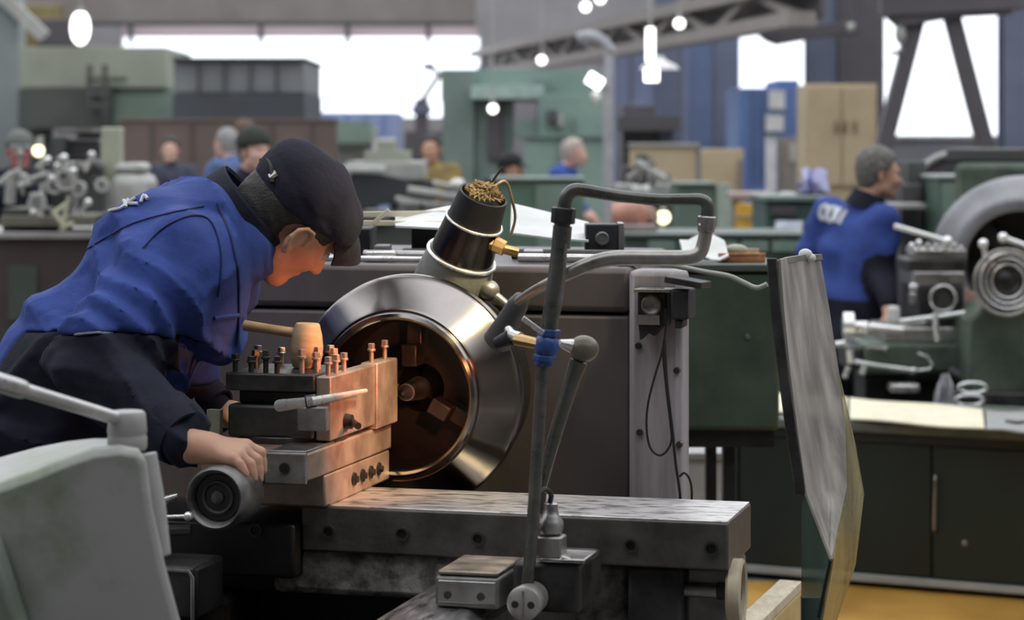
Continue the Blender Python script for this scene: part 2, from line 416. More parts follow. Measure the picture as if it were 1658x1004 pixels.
# rough casting under the slab, dark apron
ca = ly(440, 930, SF+.012).x; cb = ly(742, 930, SF+.012).x
m = MB(LF); m.bx(ca, cb, SF+.012, SBK, .845, ST-.079)
obj('saddle_casting', m, castiron, car, .012, label='rough mottled cast iron saddle')
m = MB(LF); m.bx(ca-.2, r0+.01, SF+.11, SBK, .565, .844); obj('shade_panel', m, blacksteel, car)  # dark panel added below the casting to keep lamp light out
m = MB(LF); m.bx(cb+.001, ly(815, 930, SF+.03).x, SF+.03, SBK, .86, ST-.079); obj('saddle_rib', m, darksteel, car, .006)
m = MB(LF); m.bx(ly(1015, 950, SF+.02).x, ly(1105, 950, SF+.02).x, SF+.02, SBK-.01, .55, ST-.079); obj('slide_bracket', m, darksteel, car, .008)
m = MB(LF); m.bx(ly(1106, 950, SF+.05).x, ly(1182, 950, SF+.05).x, SF+.05, SBK-.01, .60, ST-.079); obj('slide_bracket', m, greyblock, car, .01)
m = MB(LF); m.bx(ly(930, 950, SF+.10).x, ly(1016, 950, SF+.10).x, SF+.10, SBK-.01, .60, .90); obj('apron', m, castiron, car, .01)
m = MB(LF); m.bx(sx0-.03, ca-.002, SF+.03, SBK, .842, ST-.121); obj('apron', m, blacksteel, car, .006)
# wiper block with a bright rim on the left way
wy = -.55
p0 = ly(240, 985, wy); p1 = ly(318, 918, wy)
m = MB(LF); m.bx(p0.x-.04, p1.x, wy, wy+.12, LW+.001, p1.z); ww = obj('way_wiper', m, darksteel, car, .008)
m = MB(LF)
q = [(p0.x-.03, wy-.004, p1.z-.005), (p1.x-.012, wy-.004, p1.z-.006), (p1.x-.005, wy-.004, p1.z-.016), (p1.x-.005, wy-.004, LW+.004)]
m.tube(q, .0035, 8); obj('wiper_rim', m, steel, ww)
# compound slide
cz0, cz1 = 1.052, 1.098
m = MB(LF); m.bx(-.20, -.012, -.345, .0, ST, cz0-.001); obj('compound_base', m, toolsteel, car, .004)
for k in range(4):
    m = MB(LF); y = -.20+.045*k; m.cyl((-.018, y, 1.025), (-.0085, y, 1.025), .012, .011, 12); m.cyl((-.0085, y, 1.025), (-.003, y, 1.025), .006, .006, 6); obj('gib_screw', m, blacksteel, car)
m = MB(LF); m.bx(-.195, -.010, -.438, .005, cz0, cz1); comp = obj('compound_slide', m, toolsteel, car, .004)
m = MB(LF); m.bx(-.080, -.009, -.450, -.437, cz0-.004, cz1+.002); fp = obj('slide_end_plate', m, greyblock, car, .003)
m = MB(LF); m.cyl((-.044, -.452, 1.075), (-.044, -.448, 1.075), .009, None, 14); obj('end_screw', m, blacksteel, fp)
m = MB(LF); m.bx(-.075, -.012, -.44, -.30, cz1, cz1+.004); obj('slide_top_strip', m, steel, comp, .001)
# turret: round swivel, bottom block, waist, top plate
m = MB(LF); m.cyl((-.105, -.25, cz1), (-.105, -.25, cz1+.012), .095, .095, 48); obj('swivel', m, darksteel, car, .002)
m = MB(LF); m.bx(-.187, -.034, -.340, -.175, 1.108, 1.163); obj('turret_base', m, darksteel, car, .006)
m = MB(LF); m.bx(-.172, -.05, -.325, -.19, 1.163, 1.186); obj('turret_waist', m, blacksteel, car, .004)
m = MB(LF); m.bx(-.189, -.032, -.344, -.17, 1.186, 1.216); obj('turret_plate', m, darksteel, car, .004)
m = MB(LF); m.bx(-.0325, -.006, -.335, -.10, 1.106, 1.212); th = obj('tool_holder', m, toolsteel, car, .003)
m = MB(LF); m.bx(-.034, -.002, -.0995, .017, 1.098, 1.214); obj('tool_block', m, toolsteel, car, .003)
m = MB(LF); m.bx(-.028, -.010, .018, .05, 1.14, 1.165); obj('tool_bit', m, steel, car, .002)
a_ = ly(334, 702, -.30); b_ = ly(356, 664, -.30); m = MB(LF); m.bx(a_.x, b_.x, -.30, -.285, cz1+.001, b_.z); obj('pale_stop', m, mat('pale_green_stop', (.55, .58, .42), .6), car, .001, label='pale green stop plate')
m = MB(LF); m.bx(-.055, -.003, -.365, -.3455, 1.125, 1.165); obj('clamp_block', m, greyblock, car, .003)
a = ly(452, 657, -.385); mid = lx(505, 650, .004); b = lx(592, 633, .012)
m = MB(LF); m.tube([a, mid, mid.lerp(b, .5), b], [.010, .0075, .0055, .004], 12); hl = obj('clamp_lever', m, mat('polished_lever', (.80, .79, .77), .3, .5, (.6, .59, .57), 20), car)
c0 = a.lerp(mid, .8); c1 = mid.lerp(b, .08); m = MB(LF); m.cyl(c0, c1, .011, None, 14); obj('lever_collar', m, darksteel, hl, .002)
m = MB(LF); m.cyl((-.006, -.26, 1.13), (.006, -.26, 1.13), .014, .012, 16); m.cyl((.006, -.26, 1.13), (.03, -.30, 1.128), .006, .006, 10); obj('cam_screw', m, blacksteel, car)
# square headed bolts standing on the turret
random.seed(3)
bolts = [(-.178, -.325), (-.165, -.265), (-.18, -.215), (-.150, -.325), (-.148, -.185), (-.06, -.325), (-.045, -.295), (-.058, -.25), (-.042, -.215), (-.06, -.182), (-.10, -.335), (-.12, -.335)]
def turret_bolt(x, y, z, h, r, mt):
    m = MB(LF); m.cyl((x, y, z-.004), (x, y, z+h*.62), r*.62, None, 10)
    m.cyl((x, y, z+h*.60), (x, y, z+h*.72), r*1.05, None, 16)
    m.bar((x, y, z+h*.70), (x, y, z+h), r*1.35, r*1.35, V((math.cos(x*90), math.sin(x*90), 0)))
    obj('turret_bolt', m, mt, car, .0008)
for x, y in bolts: turret_bolt(x, y, 1.216, random.uniform(.026, .04), .0075, toolsteel if x > -.07 else (steel if random.random() < .5 else darksteel))  # right-hand bolts take the warm steel, lamp glow put into their colour
for y in (-.085, -.01): turret_bolt(-.018, y, 1.213, .034, .007, toolsteel)
for y in (-.31, -.27, -.23): turret_bolt(-.019, y, 1.211, .032, .007, toolsteel)
# handwheel drum facing the camera, its spindle and little chrome crank
hc = V((-.098, -.6, 1.047))
m = MB(LF); m.rev([(-.075, .040), (-.075, .046), (-.07, .049), (.005, .049), (.012, .0485), (.016, .045), (.013, .041), (.004, .0385), (-.012, .037), (-.012, .012), (.004, .010), (.006, .004)], hc, (0, -1, 0), 56)
hw = obj('handwheel', m, mat('dirty_wheel_iron', (.21, .205, .20), .4, .5, (.07, .067, .065), 22, bump=.25, contrast=(.38, .6)), car)
m = MB(LF); m.cyl(hc+V((0, .011, 0)), hc+V((0, .0, 0)), .036, .036, 40); obj('wheel_disc', m, blacksteel, hw)
m = MB(LF); m.ring(hc+V((0, -.001, 0)), (0, 1, 0), .024, .003, 32, 8); obj('wheel_groove', m, darksteel, hw)
m = MB(LF); m.cyl(hc+V((0, .07, 0)), hc+V((0, .17, .01)), .018, .018, 24); obj('feed_screw', m, steel, car)
a = wp(255, 838, 3.72); b = wp(305, 836, 3.72)
m = MB(); m.tube([a, b], .0035, 10); m.sph(b, .0075, 14, 8); obj('crank_handle', m, bright, car)
a = wp(262, 812, 3.8); b = wp(288, 802, 3.8)
m = MB(); m.tube([a, b], [.008, .004], 10); obj('crank_handle', m, bright, car)
a = wp(240, 858, 3.72); m = MB(); m.bar(wp(200, 862, 3.74), wp(310, 858, 3.74), .03, .014, (0, 0, 1)); obj('micrometer_sleeve', m, darksteel, car, .004)

# ------------------------------------------------------------------ mallet on the tool post
p = ly(468, 600, -.235); p = V((-.085, -.235, 1.217))
mal = thing('wooden_mallet', 'wooden mallet with barrel head resting on the tool post', 'mallet', LF @ p, -TH)
m = MB(LF); m.rev([(0, .0215), (.002, .0235), (.02, .027), (.035, .028), (.055, .0255), (.073, .021), (.075, .019)], p, (.03, 0, 1), 32)
obj('mallet_head', m, wood, mal)
h0 = p+V((-.02, 0, .058)); h1 = p+V((-.115, .01, .068))
m = MB(LF); m.tube([h0, h0.lerp(h1, .5), h1], [.0085, .0085, .0095], 16); obj('mallet_handle', m, wood, mal)

# ------------------------------------------------------------------ clamp block on the right way, coolant stand
cl = thing('clamp_block', 'grey steel clamp block with scuffed lid on the right bed way', 'clamp', wp(770, 985, 3.75), -TH)
c = LFI @ wp(762, 985, 3.72)
zb = RW+.001; ztb = .938
x0 = c.x-.055; x1 = c.x+.048; y0 = c.y-.01
m = MB(LF); m.bx(x0, x1, y0, y0+.15, zb, ztb-.008); obj('block_body', m, greyblock, cl, .006)
m = MB(LF); m.bx(x0+.004, x1-.002, y0+.002, y0+.148, ztb-.007, ztb); obj('block_lid', m, mat('tan_scuffed_lid', (.46, .38, .30), .4, .6, (.2, .17, .14), 20, bump=.2), cl, .003)
m = MB(LF); m.bx(x0+.006, x1-.004, y0-.004, y0, zb+.008, ztb-.014); fpn = obj('front_plate', m, steel, cl, .002)
for fx in (.022, .075):
    m = MB(LF); m.cyl((x0+fx, y0-.002, zb+.02), (x0+fx, y0-.006, zb+.02), .006, None, 12); obj('plate_screw', m, darksteel, fpn)

cs = thing('coolant_stand', 'upright coolant pipe stand with blue valve and bent pipe over the lathe', 'coolant pipe', wp(855, 1020, 3.68), -TH)
YB = 3.66
c = LFI @ wp(870, 950, YB)
m = MB(LF); m.bx(c.x-.045, c.x+.062, c.y+.02, c.y+.17, RW+.001, .958)
obj('stand_block', m, darksteel, cs, .008)
m = MB(LF); m.bx(c.x+.0, c.x+.07, c.y+.015, c.y+.10, .9585, .966); obj('stand_plate', m, steel, cs, .003)
cc = wp(850, 976, YB-.03); ax = LF.to_3x3() @ V((0, -1, 0))
m = MB(); m.rev([(-.05, .024), (.004, .0265), (.010, .0255), (.012, .022)], cc, ax, 36); cap = obj('round_cap', m, mat('pale_cap_metal', (.55, .53, .50), .4, .6, (.35, .33, .31), 20), cs)
xr = LF.to_3x3() @ V((1, 0, 0))
for sg in (-1, 1):
    m = MB(); q = cc+ax*.0125+xr*(.0125*sg)+V((0, 0, -.001)); m.cyl(q-ax*.004, q+ax*.0006, .0055, None, 16); obj('cap_hole', m, rubber, cap)
m = MB(); q = cc+ax*.0126; m.bar(q+V((0, 0, .02)), q-V((0, 0, .02)), .003, .002, ax); obj('cap_rib', m, steel, cap)
# the post and the pipes
pt = lambda px, py, Y=YB: wp(px, py, Y)
m = MB(); m.tube([pt(854, 948), pt(862, 860), pt(872, 700), pt(878, 590)], .0095, 16); obj('lower_post', m, pipe_m, cs)
m = MB(); m.tube([pt(888, 535), pt(900, 450), pt(912, 350)], .0125, 16); obj('upper_post', m, pipe_m, cs)
m = MB(); m.tube([pt(900, 530, YB-.02), pt(908, 490, YB-.02), pt(914, 440, YB-.018), pt(916, 395, YB-.016)], .0022, 8, smooth=4); obj('thin_tube', m, pipe_w, cs)
m = MB(); m.cyl(pt(911, 362), pt(913, 336), .0185, .0185, 8); obj('pipe_coupling', m, darksteel, cs, .002)
m = MB(); m.cyl(pt(908, 402), pt(911, 366), .0145, .0145, 20); obj('pipe_sleeve', m, pipe_m, cs)
m = MB(); m.tube([pt(913, 338), pt(918, 318), pt(930, 308), pt(950, 309), pt(1000, 317), pt(1060, 323), pt(1110, 323), pt(1135, 324), pt(1145, 332), pt(1145, 350)], [.0105, .0105, .0105, .0098, .009, .0088, .0088, .0095, .010, .010], 16, smooth=6); obj('top_pipe', m, pipe_m, cs)
m = MB(); m.cyl(pt(1145, 350), pt(1143, 376), .0145, .013, 8); cpl = obj('pipe_coupling', m, steel, cs, .002)
m = MB(); m.cyl(pt(1132, 366, YB-.005), pt(1156, 362, YB-.005), .0045, .0045, 10); obj('wing_screw', m, bright, cpl)
m = MB(); m.tube([pt(1143, 374), pt(1139, 395), pt(1132, 410), pt(1112, 417), pt(1060, 418), pt(1000, 418), pt(965, 424), pt(930, 438), pt(893, 457, YB+.03), pt(862, 473, YB+.1), pt(840, 488, YB+.18)], [.0105, .0105, .011, .0115, .012, .012, .0115, .0105, .009, .008, .008], 16, smooth=6)
obj('return_pipe', m, pipe_w, cs)
# blue valve with its lever, brass nipple
m = MB(); m.cyl(pt(879, 592), pt(889, 533), .0135, .0135, 8); m.sph(pt(885, 560), (.0195, .0195, .021), 20, 12); m.cyl(pt(882, 575), pt(881, 585), .018, .018, 6); m.cyl(pt(888, 545), pt(889, 533), .018, .018, 6)
val = obj('valve', m, blue_paint, cs, .0015, label='blue painted valve')
m = MB(); m.cyl(pt(885, 560, YB-.01), pt(835, 549, YB+.02), .008, .0095, 8); obj('brass_nipple', m, brass, val)
m = MB(); m.bar(pt(880, 540, YB-.02), pt(846, 515, YB-.02), .008, .004, (0, 1, 0)); obj('valve_lever', m, bright, val, .001)
m = MB(); m.tube([pt(842, 548, YB+.02), pt(828, 543, YB+.03), pt(822, 532, YB+.04)], [.010, .009, .006], 12); obj('bleed_tap', m, bright, val)
m = MB(); m.cyl(pt(828, 546, YB+.03), pt(806, 556, YB+.05), .013, .010, 14); obj('hose_end', m, rubber, val)
# pale fittings at the foot of the post
m = MB(); m.rev([(0, .019), (.006, .0215), (.018, .020), (.028, .013), (.036, .011), (.044, .011), (.046, .008)], pt(890, 862, YB+.03), (.05, 0, 1), 24); obj('foot_cone', m, steel, cs)
m = MB(); m.obox(pt(892, 884, YB+.03), (.042, .038, .034), Matrix.Rotation(-.3, 3, 'Z')); obj('foot_nut', m, pipe_w, cs, .004)
m = MB(); m.cyl(pt(915, 907, YB+.02), pt(917, 900, YB+.02), .016, .014, 20); obj('foot_washer', m, bright, cs, .001)
m = MB(); m.tube([pt(872, 800), pt(882, 792, YB+.01), pt(892, 800, YB+.02), pt(890, 815, YB+.03), pt(884, 830, YB+.03)], .0042, 8, smooth=4); obj('hook', m, darksteel, cs)
# work lamp at the end of the return pipe: hood, bulb
lampd = thing('work_lamp', 'small grey work lamp hood aimed at the steel ring', 'lamp', wp(830, 520, YB+.24))
LA = wp(846, 480, YB+.20); LB = wp(806, 552, YB+.26)
LD = (LB-LA).normalized()
m = MB(); Lg = (LB-LA).length
m.rev([(0, .008), (.004, .013), (.02, .017), (Lg*.6, .020), (Lg, .024), (Lg, .021), (Lg*.6, .018), (.022, .014), (.022, .004)], LA, LD, 32); obj('lamp_hood', m, mat('grey_lamp_hood', (.10, .10, .10), .5, .2), lampd)
m = MB(); m.sph(LA+LD*(Lg*.72), (.012, .012, .012), 16, 10); bulb = obj('bulb', m, mat('lit_bulb', (1, .8, .5), .5, emit=(1, .62, .30), estr=6), lampd)

# ball lever
bl = thing('ball_lever', 'clutch lever with round olive ball knob right of the blue valve', 'lever', wp(874, 800, YB+.06))
m = MB(); m.tube([pt(872, 800, YB+.06), pt(900, 700, YB+.05), pt(925, 620, YB+.05), pt(937, 585, YB+.05)], [.009, .0105, .012, .014], 16, smooth=4); obj('lever_rod', m, pipe_m, bl)
m = MB(); m.sph(pt(945, 565, YB+.05), (.0235, .0235, .021), 28, 16); obj('ball_knob', m, olive, bl)
m = MB(); m.cyl(pt(905, 555, YB+.03), pt(932, 562, YB+.05), .005, .013, 14); obj('knob_pin', m, bright, bl)
m = MB(); m.cyl(pt(868, 830, YB+.06), pt(873, 796, YB+.06), .014, .012, 16); obj('lever_boss', m, darksteel, bl)

# ------------------------------------------------------------------ tilted canister in front of the headstock
CY = 4.50
ca_ = thing('canister', 'tilted steel canister with bright rims, stuffed with straw coloured wire', 'canister', wp(735, 470, CY))
B0 = wp(728, 468, CY); T0 = wp(786, 308, CY); ax = (V((T0.x-B0.x, -.075, T0.z-B0.z))).normalized(); LL = (T0-B0).length*1.05
m = MB(); m.rev([(0, .073), (.02, .072), (LL*.30, .066), (LL*.34, .062)], B0, ax, 44); obj('canister_foot', m, mat('grey_green_cast_paint', (.24, .24, .22), .5, .1, (.13, .13, .115), 18, bump=.3), ca_)
m = MB(); m.ring(B0+ax*LL*.345, ax, .064, .0042, 48, 10); obj('lower_rim', m, bright, ca_)
m = MB(); m.rev([(LL*.35, .061), (LL*.70, .053)], B0, ax, 44); obj('canister_body', m, mat('brown_black_steel', (.10, .085, .078), .2, .85, (.05, .04, .036), 12), ca_)
m = MB(); m.ring(B0+ax*LL*.71, ax, .0535, .0028, 48, 10); obj('upper_rim', m, bright, ca_)
m = MB(); m.rev([(LL*.715, .051), (LL*.98, .046), (LL*.98, .042), (LL*.9, .042), (LL*.9, .001)], B0, ax, 44); obj('rubber_sleeve', m, rubber, ca_)
m = MB(); random.seed(11)
px_, py_, _ = frame_from(ax)
tw = B0+ax*LL*.9
pts = []
for i in range(150):
    a = i*2.39; r = .037*math.sqrt(((i*37) % 150)/150); h = LL*.07+LL*.16*(1-(r/.04)**2)*random.uniform(.6, 1)
    pts.append(tw+px_*(r*math.cos(a))+py_*(r*math.sin(a))+ax*h)
m.tube(pts, .0028, 6); sw = obj('wire_tangle', m, straw, ca_); sw['kind'] = 'stuff'
m = MB(); q = tw+ax*LL*.12; m.tube([q+px_*.01, q+ax*.02+px_*.04, q+px_*.075-ax*.02, q+px_*.10-ax*.06, q+px_*.105-ax*.10], .0028, 8, smooth=5); obj('loose_wire', m, straw, ca_)
m = MB(); q = tw+ax*LL*.1; m.tube([q, q+ax*.055+px_*.022], .0022, 8); obj('wire_stub', m, rubber, ca_)
# brass fitting on its side and the grey fitting below
g = B0+ax*LL*.45
m = MB(); gg = wp(800, 392, CY-.07); m.cyl(gg+V((-.03, 0, .0)), gg+V((.012, 0, -.008)), .011, .011, 6); m.cyl(gg+V((.0, 0, -.004)), gg+V((.02, -.004, -.012)), .016, .014, 8); m.cyl(gg+V((.015, 0, -.012)), gg+V((.045, 0, -.020)), .009, .009, 12); obj('brass_fitting', m, brass, ca_, .001)
m = MB(); g2 = wp(790, 470, CY-.04); m.sph(g2, (.022, .02, .02), 18, 10); m.cyl(g2, g2+V((.045, -.01, -.035)), .010, .008, 14); m.cyl(g2+V((-.025, 0, .012)), g2+V((.0, 0, 0)), .014, .016, 12); obj('pipe_fitting', m, pipe_w, ca_, .001)

# ------------------------------------------------------------------ things lying on top of the headstock
def bar_on_top(px0, py0, px1, py1, y, r, mt, label, g=None, flat=False):
    a = ly(px0, py0, y); b = ly(px1, py1, y); zz = zt+r+.001; a.z = zz; b.z = zz
    m = MB(LF)
    if flat: m.bar(a, b, r*4, r*2, (0, 0, 1))
    else: m.tube([a, b], r, 14)
    o = obj('steel_bar', m, mt, None, .001 if flat else 0); tag(o, label, 'steel bar', g); return o
bar_on_top(410, 0, 690, 0, .36, .006, bright, 'thin bright steel bar along the front edge of the headstock')
bar_on_top(590, 0, 690, 0, .44, .010, steel, 'short grey steel bar left of the tilted canister')
bar_on_top(840, 0, 1060, 0, .42, .009, bright, 'long bright steel bar lying right of the canister')
bar_on_top(830, 0, 1030, 0, .52, .011, darksteel, 'dark round bar behind the long bright bar', None)
bar_on_top(1000, 0, 1090, 0, .36, .007, waysteel, 'flat steel bar at the right end of the headstock', None, True)
# ------------------------------------------------------------------ the hall
concrete = mat('stained_concrete', (.24, .225, .21), .65, 0, (.13, .12, .11), 1.5, bump=.1, bscale=20)
yellowfloor = mat('worn_yellow_floor_paint', (.46, .25, .04), .5, 0, (.30, .15, .025), 3)
wallm = mat('hall_grey_wall', (.34, .33, .34), .8, 0, (.26, .25, .26), .6)
wallrear = mat('hall_dark_wall', (.10, .10, .105), .8, 0, (.07, .07, .075), .6)
ceilm = mat('hall_dark_ceiling', (.26, .25, .26), .85, 0, (.18, .17, .175), .8)
m = MB(); m.bx(-15, 15, -8, 62, -.2, 0); struct('floor', m, concrete)
m = MB(); m.bx(.75, 6.5, 5.2, 8.75, .0005, .004); struct('trim_1', m, yellowfloor)
WY = 60.0
def wz(py, Y=WY): return CZ-(py-HY)/F*Y
def wx(px, Y=WY): return (px-CX)/F*Y
# far wall with the openings of three windows
openings = [(wx(196), wx(776), wz(190), wz(36)), (wx(1188), wx(1316), wz(232), wz(22)), (wx(1400), wx(1632), wz(232), wz(8))]
hi = (-13.5, 13.5, 5.7, 8.6)     # clerestory band, added out of view to light things from behind
xs = [-15]+[v for o in openings for v in o[:2]]+[15]
m = MB()
for i in range(0, len(xs), 2): m.bx(xs[i], xs[i+1], WY, WY+.4, 0, hi[2])
for o in openings: m.bx(o[0], o[1], WY, WY+.4, 0, o[2]); m.bx(o[0], o[1], WY, WY+.4, o[3], hi[2])
m.bx(-15, 15, WY, WY+.4, hi[3], 9); m.bx(-15, hi[0], WY, WY+.4, hi[2], hi[3]); m.bx(hi[1], 15, WY, WY+.4, hi[2], hi[3])
struct('wall_back', m, wallm)
def thinglass():
    g = bpy.data.materials.new('thin_window_glass'); g.use_nodes = True; nt = g.node_tree; nt.nodes.clear()
    o = nt.nodes.new('ShaderNodeOutputMaterial'); t = nt.nodes.new('ShaderNodeBsdfTransparent'); gl = nt.nodes.new('ShaderNodeBsdfGlossy'); mx = nt.nodes.new('ShaderNodeMixShader')
    gl.inputs['Roughness'].default_value = .05; mx.inputs[0].default_value = .06; t.inputs['Color'].default_value = (.97, .98, 1, 1)
    nt.links.new(t.outputs[0], mx.inputs[1]); nt.links.new(gl.outputs[0], mx.inputs[2]); nt.links.new(mx.outputs[0], o.inputs[0]); return g
glass_w = thinglass()
for i, o in enumerate(openings+[hi]):  # the last pane fills the added clerestory
    m = MB(); m.bx(o[0], o[1], WY+.18, WY+.20, o[2], o[3]); struct(f'window_{i+1}', m, glass_w)
# pinkish translucent strip of louvres above the long window
def translucent():
    g = bpy.data.materials.new('pink_translucent_panel'); g.use_nodes = True; nt = g.node_tree; nt.nodes.clear()
    o = nt.nodes.new('ShaderNodeOutputMaterial'); t = nt.nodes.new('ShaderNodeBsdfTranslucent'); d = nt.nodes.new('ShaderNodeBsdfDiffuse'); mx = nt.nodes.new('ShaderNodeMixShader')
    n = nt.nodes.new('ShaderNodeTexNoise'); n.inputs['Scale'].default_value = 2; cr = nt.nodes.new('ShaderNodeValToRGB')
    cr.color_ramp.elements[0].color = (.42, .36, .36, 1); cr.color_ramp.elements[1].color = (.85, .76, .77, 1); nt.links.new(n.outputs[0], cr.inputs[0])
    nt.links.new(cr.outputs[0], t.inputs[0]); nt.links.new(cr.outputs[0], d.inputs[0])
    mx.inputs[0].default_value = .45; nt.links.new(t.outputs[0], mx.inputs[1]); nt.links.new(d.outputs[0], mx.inputs[2]); nt.links.new(mx.outputs[0], o.inputs[0]); return g
m = MB(); m.bx(openings[0][0], openings[0][1], WY+.05, WY+.07, wz(60), wz(36))
struct('trim_2', m, translucent())
for k, (a, b) in enumerate(((210, 360), (420, 500), (560, 620), (690, 760))):
    m = MB(); m.bx(wx(a), wx(a)+.12, WY-.25, WY-.15, wz(72), wz(30)); struct(f'trim_{3+k}', m, wallrear)
m = MB(); m.bx(-15.3, -15, -8, 60.4, 0, 9); struct('wall_left', m, wallm)
m = MB(); m.bx(15, 15.3, -8, 60.4, 0, 9); struct('wall_right', m, wallm)
m = MB(); m.bx(-15.3, 15.3, -8.3, -8, 0, 9); struct('wall_front', m, wallrear)  # unseen end wall, put in dark so metal facing it stays dark
# unseen roof, its bays and open skylight strips laid out to shape the light
m = MB(); m.bx(-15.3, 15.3, -8, -2.0, 9, 9.25); m.bx(-15.3, 15.3, 3.0, 5.6, 9, 9.25)  # solid bays hold light off the front and darken the ring's reflection
y = 9.6
while y < 60:
    m.bx(-15.3, 15.3, y, min(y+ROOF_BAY, 60.4), 9, 9.25); y += ROOF_BAY+ROOF_GAP
for x in (-15.2, -5, 5, 15.0): m.bx(x, x+.2, -8.3, 60.4, 8.98, 9.2)
struct('ceiling', m, ceilm)
# ------------------------------------------------------------------ people
from mathutils.bvhtree import BVHTree
skin = mat('skin', (.62, .36, .25), .5, 0, (.52, .28, .19), 12, sss=.15, bump=.05, bscale=120)
skin_pale = mat('pale_skin', (.72, .46, .37), .5, 0, (.62, .37, .29), 12)
hair_dark = mat('dark_greying_hair', (.045, .04, .036), .6, 0, (.015, .013, .012), 90, stretch=(1, 1, 3), bump=.5, bscale=160)
hair_grey = mat('grey_hair', (.20, .19, .175), .65, 0, (.06, .055, .05), 40, stretch=(1, 1, 2), bump=.5, bscale=90)
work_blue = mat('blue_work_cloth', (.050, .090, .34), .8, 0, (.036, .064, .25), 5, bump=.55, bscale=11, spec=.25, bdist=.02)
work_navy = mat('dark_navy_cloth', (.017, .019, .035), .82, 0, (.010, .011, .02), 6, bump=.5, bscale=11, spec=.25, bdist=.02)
cap_navy = mat('navy_cap_cloth', (.036, .034, .052), .85, 0, (.022, .021, .033), 8, bump=.5, bscale=22, spec=.2, bdist=.012)
trouser = mat('dark_trouser_cloth', (.022, .024, .036), .85, 0, (.013, .014, .022), 6, spec=.2)
shoe_m = mat('black_shoe_leather', (.02, .018, .017), .5)
seam_blue = mat('dark_seam_thread', (.022, .036, .13), .8)
white_print = mat('white_print', (.78, .80, .84), .7)

def bvh_of(o):
    M = MW[o.name]; me = o.data
    return BVHTree.FromPolygons([M @ v.co for v in me.vertices], [tuple(p.vertices) for p in me.polygons])
def on_surface(bv, px, py, off=.002):
    o = V((0, 0, CZ)); d = V(((px-CX)/F, 1, -(py-HY)/F)).normalized()
    h = bv.ray_cast(o, d)
    if h[0] is None: return None
    n = h[1] if h[1].dot(d) < 0 else -h[1]
    return h[0]+n*off
def stitched(name, bv, path, r, mt, parent, off=.0018, steps=6, label=None):
    """a seam, zip or printed stroke lying on the cloth"""
    pts = catmull([V((a, b, 0)) for a, b in path], steps)
    P = [on_surface(bv, p.x, p.y, off) for p in pts]; P = [p for p in P if p is not None]
    if len(P) < 2: return None
    m = MB(); m.tube(P, r, 6); return obj(name, m, mt, parent, label=label)

def head_prims(c, f, u, s=1.):
    l = u.cross(f).normalized(); R = Matrix((f, l, u)).transposed()
    q = lambda a, b, d: c+(f*a+l*b+u*d)*s
    P = [el(q(-.012, 0, .015), V((.098, .076, .080))*s, R), el(q(.035, 0, -.04), V((.062, .058, .074))*s, R),
         rc(q(.07, -.012, -.098), q(.07, .012, -.098), .022*s, .022*s), rc(q(.01, .045, -.075), q(.06, .018, -.098), .02*s, .018*s), rc(q(.01, -.045, -.075), q(.06, -.018, -.098), .02*s, .018*s),
         el(q(.062, .034, -.032), V((.026, .024, .024))*s, R), el(q(.062, -.034, -.032), V((.026, .024, .024))*s, R),
         rc(q(.080, .030, .012), q(.084, -.030, .012), .014*s, .014*s, .015),
         rc(q(.090, 0, .0), q(.114, 0, -.038), .008*s, .0125*s, .008), rc(q(.100, .010, -.042), q(.100, -.010, -.042), .0085*s, .0085*s, .006),
         rc(q(.088, .016, -.066), q(.088, -.016, -.066), .0075*s, .0075*s, .006), rc(q(.085, .013, -.076), q(.085, -.013, -.076), .0075*s, .0075*s, .006),
         ('sub', q(.094, .030, -.006), V((.012, .016, .009))*s, R, None), ('sub', q(.094, -.030, -.006), V((.012, .016, .009))*s, R, None)]
    Re = Matrix((f, l, u)).transposed()
    for sg in (1, -1):
        P.append(el(q(-.006, sg*.079, -.024), V((.016, .006, .028))*s, Re, .006))
        rim = [(.012, -.020), (.010, -.002), (-.001, .007), (-.015, .004), (-.023, -.010), (-.021, -.027), (-.012, -.041)]
        for (a1, d1), (a2, d2) in zip(rim[:-1], rim[1:]): P.append(rc(q(a1, sg*(.083 if a1 > 0 else .089), d1), q(a2, sg*(.083 if a2 > 0 else .089), d2), .0042*s, .0042*s, .003))
        P.append(el(q(-.003, sg*.083, -.048), V((.008, .005, .010))*s, Re, .005))
    return P, q, R
def shoe(m, ankle, d, s=1.):
    a = V((ankle.x, ankle.y, .055)); d = V((d.x, d.y, 0)).normalized()
    return [rc(V((a.x, a.y, .05))-d*.03, V((a.x, a.y, .042))+d*.16, .048, .040), rc(V((a.x, a.y, .06)), V((a.x, a.y, .13)), .05, .05)]
def merge_net(mb, prims, vox, k, m=0, warp=None, cut=None):
    vv, ff = nets(prims, vox, k, warp, cut=cut)
    mb.add([tuple(map(float, p)) for p in vv], [tuple(map(int, q)) for q in ff], m)

# ------------------------------------------------------------------ the worker bending over the lathe
WYD = 4.25
W = lambda px, py, dy=0.: wp(px, py, WYD+dy)
hc_ = W(484, 344, -.0)
f0 = V((.57, 0, -.82)).normalized(); u0 = V((.82, 0, .57)).normalized(); yaw = math.radians(32)
hf = (f0*math.cos(yaw)+V((0, 1, 0))*math.sin(yaw)).normalized(); hu = (u0-hf*u0.dot(hf)).normalized()
HP, hq, HR = head_prims(hc_, hf, hu)
ncol = W(380, 362)
neck = [rc(hq(-.045, 0, -.05), ncol, .055, .055, .03)]
shR, elR, wrR = W(290, 428, -.17), W(160, 594, -.30), wp(312, 722, 3.80)
shL, elL, wrL = W(322, 420, .17), W(285, 620, .24), W(348, 668, .20)
spine = [W(0, 800), W(100, 690), W(152, 600), W(292, 432), W(345, 385)]
hipR, hipL = spine[0]+V((0, -.09, -.02)), spine[0]+V((0, .09, -.02))
